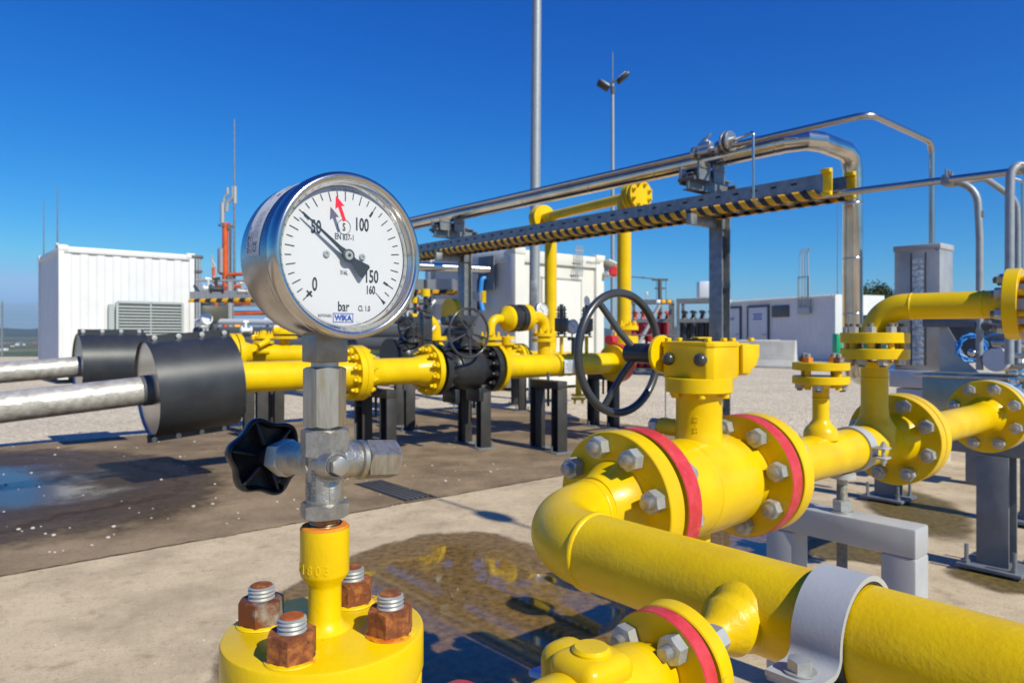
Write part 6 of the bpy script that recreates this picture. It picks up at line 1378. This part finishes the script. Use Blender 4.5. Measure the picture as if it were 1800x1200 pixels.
# gas cylinder racks
def rack(pxa, pxb, d, ncy, mt, cap, name, label, htop, sign=None):
    a_, b_ = gdeep(pxa, d), gdeep(pxb, d-.3); d_ = (b_-a_).normalized(); nn = V((-d_.y, d_.x, 0)); L_ = (b_-a_).length; r = thing('cylinder_rack', label, 'rack', (a_+b_)/2)
    m = MB()
    for s in (0, 1):
        for t in (0, 1): m.box(a_+d_*L_*s+nn*t*.9+Z*htop/2, (.07, .07, htop), (d_, nn, Z))
    for z in (.12, htop*.72, htop-.04):
        for t in (0, .9): m.box((a_+b_)/2+nn*t+Z*z, (L_, .06, .09), (d_, nn, Z))
    for s in (0, 1): m.box(a_+d_*L_*s+nn*.45+Z*(htop-.04), (.06, .9, .08), (d_, nn, Z))
    m.obj('frame', 'grey_post', r)
    for row in range(2):
        for i in range(ncy):
            c = a_+d_*L_*(i+.5)/ncy+nn*(.2+.4*row)+Z*.16; rr = L_/ncy*.46; hc2 = htop*.70
            o = MB().lathe([(rr*.9, 0), (rr, .04), (rr, hc2*.86), (rr*.8, hc2*.93), (rr*.4, hc2*.97), (rr*.32, hc2)], c, Z, 20).obj('gas_cylinder', mt, r)
            k = MB().cyl(c+Z*hc2, c+Z*(hc2+.13), rr*.3, 10); k.box(c+Z*(hc2+.09), (.12, .05, .05), (d_, nn, Z), .008); k.obj('valve_cap', cap, o)
    return r, a_, d_, nn, L_
rk, a_, d_, nn, L_ = rack(1192, 1256, 17.0, 4, 'blackpaint', 'darkgrey', '', 'steel rack of black gas cylinders with green diamond label', 1.86)
c = a_+d_*L_*.32-nn*.02+Z*.62; MB().box(c+nn*.03-nn*.0, (.11, .006, .11), ((d_+Z).normalized(), nn, (Z-d_).normalized())).obj('diamond_label', 'green', rk)
rk2, a_, d_, nn, L_ = rack(1106, 1178, 18.0, 5, 'redcyl', 'orangecap', '', 'steel rack of red gas cylinders behind the large handwheel', 1.88)
m = MB()
for i in range(4): m.box(a_+d_*L_*(i+.6)/5+Z*(.75+.1*(i % 2)), (.12, .006, .14), ((d_+Z*(.4 if i == 1 else 0)).normalized(), nn, (Z-d_*(.4 if i == 1 else 0)).normalized()))
m.obj('cylinder_labels', 'whiteplastic', rk2)
for px, mt, lab in ((1157, 'whiteplastic', 'white lamp dome on the red cylinder rack'), (1166, 'hazyel', 'yellow lamp box on the red cylinder rack'), (1176, 'hazyel', 'amber lamp box at the end of the red cylinder rack'), (1281, 'whiteplastic', 'white lamp dome beside the rack post and grey cabin')):
    c = P(px, 530, 17.6); tag(MB().box(c, (.10, .1, .09), (X, Y, Z), .02).obj('signal_lamp', mt, None, c), lab, 'lamp')
# brace, rail and rope between
a_, b_ = P(1123, 603, 16), P(1160, 535, 16); tag(MB().tube([a_, b_], .045, 10).obj('diagonal_brace', 'zinc', None, a_), 'pale diagonal brace in front of the red cylinders', 'brace')
tag(MB().tube([P(1085, 588, 16), P(1195, 590, 15.5)], .015, 8).obj('hand_rail', 'grey_post', None, P(1140, 589, 16)), 'thin level rail in front of the cylinder racks', 'rail')
c = gdeep(1160, 19); zt_ = H+(587-491)*19/F; up_ = thing('utility_pole', 'dark slim pole with two crossbars among the gas cylinders', 'pole', c)
m = MB(); m.cyl(c, c+Z*zt_, .055, 12); m.box(c+Z*(zt_-.01), (.42, .06, .06), (X, Y, Z)); m.box(c+Z*(zt_-.24), (.28, .05, .04), (X, Y, Z)); m.tube([c+Z*zt_+X*.16, c+Z*(zt_-.6)+X*.16], .008, 5); m.tube([c+Z*zt_-X*.09, c+Z*(zt_-.6)-X*.09], .008, 5); m.obj('pole', 'darkgrey', up_)
tag(MB().tube([c+Z*zt_, P(1130, 488, 19), P(1060, 483, 19)], .014, 6).obj('overhead_cable', 'darkgrey', None, c+Z*zt_), 'thin cable strung from the slim pole behind the yellow riser', 'cable')
tag(MB().box(P(1131, 488, 19), (.1, .05, .04), (X, Y, Z), .01).obj('cable_joint', 'darkgrey', None, P(1131, 488, 19)), 'small dark joint on the strung cable', 'joint')
q = P(1137, 520, 19.5); m = MB(); m.cyl(q-Z*.15, q+Z*.0, .015, 8); m.box(q+Z*.05, (.06, .05, .12), (X, Y, Z), .01); tag(m.obj('camera_post', 'sign', None, q-Z*.15), 'tiny pale camera head above the red cylinders', 'camera')
# crash barriers
def barrier(px, py, L_, rz, label):
    g = G(px, py); r = thing('crash_barrier', label, 'barrier', g)
    prof = [(-.30, 0), (.30, 0), (.30, .07), (.17, .24), (.095, .80), (.075, .83), (-.075, .83), (-.095, .80), (-.17, .24), (-.30, .07)]
    d_ = V((math.cos(rz), math.sin(rz), 0)); nn = V((-d_.y, d_.x, 0)); MB().prism([(x, y) for x, y in prof], g-d_*L_/2, nn, Z, L_, 0, .012).obj('concrete_block', 'concrete', r); return r
barrier(1325, 645, 2.5, rad(-36), 'concrete crash barrier with lit end face, front one of the pair')
barrier(1335, 640.5, 1.35, rad(-5), 'concrete crash barrier standing behind another in the gravel yard')
barrier(1443, 630, 1.9, rad(172), 'concrete crash barrier before the corner of the grey cabin')
# green bin and low block near the cabin's corner
for px, py, d, sz, mt, lab, nm in ((1472, 612, 22, (.2, .3, .9), 'green', 'green upright bin beside the grey cabin corner', 'green_bin'), (1520, 600, 26, (1.2, .8, .8), 'green', 'green container side seen through the pipe bend', 'green_box'), (1518, 572, 27, (1.4, .8, .55), 'white', 'white box on top of the green one beside the clad pipe', 'white_box'), (1553, 580, 24, (1.5, .6, 1.0), 'darkgrey', 'dark machine block seen through the yellow bend', 'machine_block'), (1700, 520, 24, (3.6, .8, .12), 'darkgrey', 'dark roof edge between steel cabinet and conduits', 'roof_edge')):
    c = P(px, py, d); tag(MB().box(c, sz, (X, Y, Z), .03).obj(nm, mt, None, c), lab, 'box')
c = P(1574, 575, 20); r = thing('level_staff', 'red and white banded staff beside the steel cabinet', 'staff', c-Z*.9); m = MB()
for i in range(8): m.box(c+Z*(i*.2-.8), (.05, .05, .2), (X, Y, Z), 0, i % 2)
m.obj('staff', ['red', 'whiteplastic'], r)
# ================================================================= trees and countryside things
def tree(px, d, h, wd, label, seed, nl=4200, dark=False, name='broadleaf_tree'):
    g = gdeep(px, d); rg = random.Random(seed); r = thing(name, label, 'tree', g)
    t = MB(); t.tube([g, g+Z*h*.35, g+Z*h*.72+X*.1], [h*.035, h*.024, h*.01], 8)
    cl = []
    for i in range(9): a = rg.uniform(0, 6.28); b = g+Z*h*rg.uniform(.3, .6); e = b+V((math.cos(a), math.sin(a), .8))*wd*.42; t.tube([b, e], [h*.012, h*.004], 6); cl.append((e, wd*.3))
    for i in range(12): a = rg.uniform(0, 6.28); cl.append((g+Z*h*rg.uniform(.35, .95)+V((math.cos(a), math.sin(a), 0))*wd*.5*rg.uniform(.1, .9)*(1.05-abs(.5-rg.random())), wd*rg.uniform(.14, .28)))
    t.obj('trunk', 'bark', r); c = MB()
    for i in range(nl):
        o, rr = rg.choice(cl); v = V((rg.gauss(0, 1), rg.gauss(0, 1), rg.gauss(0, .8))); v = v.normalized()*rr*rg.random()**.4; p = o+v
        u = V((rg.gauss(0, 1), rg.gauss(0, 1), rg.gauss(0, 1))).normalized(); w_ = u.cross(V((rg.gauss(0, 1), rg.gauss(0, 1), rg.gauss(0, 1)))).normalized(); s = rg.uniform(.08, .17)*h/6
        c.add([p-u*s, p-w_*s*.6, p+u*s, p+w_*s*.6], [(0, 1, 2, 3)], rg.choice((0, 0, 1)))
    c.obj('crown', [leafA, leafB], r, flat=True, recalc=False); return r
leafA = mat('leaf_dark', (.035, .06, .016), .7); leafB = mat('leaf_light', (.075, .10, .025), .7)
tree(1546, 62, 5.4, 3.9, 'broad dark green tree between clad pipe and steel cabinet', 3)
tree(1525, 58, 4.0, 2.8, 'lower green tree next to the clad pipe', 4)
tree(1568, 66, 4.4, 3.0, 'green tree partly hidden by the steel cabinet', 5)
# farmhouses down in the plain
def house(px, py, w_, d_, h, label, rz, roofm='roof', wallm='plaster'):
    zg = -41.5; dd = F*(H-zg)/(py-HZ); g = P(px, py, dd); g.z = zg-1; r = thing('farm_house', label, 'house', g)
    ux = V((math.cos(rz), math.sin(rz), 0)); uy = V((-ux.y, ux.x, 0))
    MB().box(g+Z*(h/2+.5), (w_, d_, h+1), (ux, uy, Z)).obj('wall', wallm, r)
    MB().prism([(-d_/2-.4, 0), (d_/2+.4, 0), (0, d_*.42)], g-ux*(w_/2+.3)+Z*(h+1), uy, Z, w_+.6).obj('roof', roofm, r)
gm_ = 'grey_post'
for k, (px, py, w_, d_, h, rz, rm, wm, lab) in enumerate(((8, 617, 16, 10, 3, .3, 'white', 'white', 'white barn at the border of view in the plain'), (22, 611, 10, 8, 3, .1, 'white', 'white', 'small white shed left of the white farmhouse'), (31, 609, 11, 9, 7, .2, 'white', 'plaster', 'white farmhouse in the middle of the far hamlet'), (42, 608, 9, 8, 4, .9, 'white', 'plaster', 'pale house right of the white farmhouse'), (15, 607, 18, 11, 5, .0, 'roof', 'roof', 'brown barn behind the white shed'), (62, 604, 17, 12, 6, .2, 'roof', 'roof', 'red roofed barn near the white container'), (36, 603, 26, 12, 4, .1, gm_, gm_, 'long grey barn behind the farmhouse'), (72, 608, 12, 8, 3, .4, 'white', 'white', 'low pale shed next to the white container'), (5, 606, 20, 12, 4, .2, gm_, gm_, 'grey barn at the border of view'))): house(px, py, w_, d_, h, lab, rz, rm, wm)
rw = random.Random(6); wm_ = MB()
for band, (y0, y1, n) in enumerate(((598, 600, 160), (594, 596, 200), (591.5, 592.5, 200))):
    for i in range(n):
        px = rw.uniform(-30, 110); py = rw.uniform(y0, y1); zg = -40.5; dd = F*(H-zg)/(py-HZ); g = P(px, py, dd); g.z = zg; s = rw.uniform(5, 9)*(1+band*.6)
        prof = [(0, 0), (s*.7, s*.2), (s*.85, s*.6), (s*.5, s*1.0), (0, s*1.15)]; wm_.lathe(prof, g, Z, 7)
struct(wm_.obj('far_woods', mat('wood_mass', (.025, .045, .016), 1., col2=(.045, .065, .022), vs=.1), None, (0, 0, 0), flat=True, recalc=False), 'stuff')
# air between here and the hills
hz_ = bpy.data.materials.new('haze_air'); hz_.use_nodes = True; nt = hz_.node_tree; nt.nodes.remove(nt.nodes['Principled BSDF']); pv = nt.nodes.new('ShaderNodeVolumePrincipled'); pv.inputs['Density'].default_value = .00007; pv.inputs['Color'].default_value = (.48, .76, 1, 1); pv.inputs['Anisotropy'].default_value = .2
nt.links.new(pv.outputs[0], nt.nodes['Material Output'].inputs['Volume'])
if HAZE: struct(MB().box(V((0, 0, 150)), (24500, 24500, 400), (X, Y, Z)).obj('haze', hz_, None, (0, 0, 0), flat=True), 'stuff')
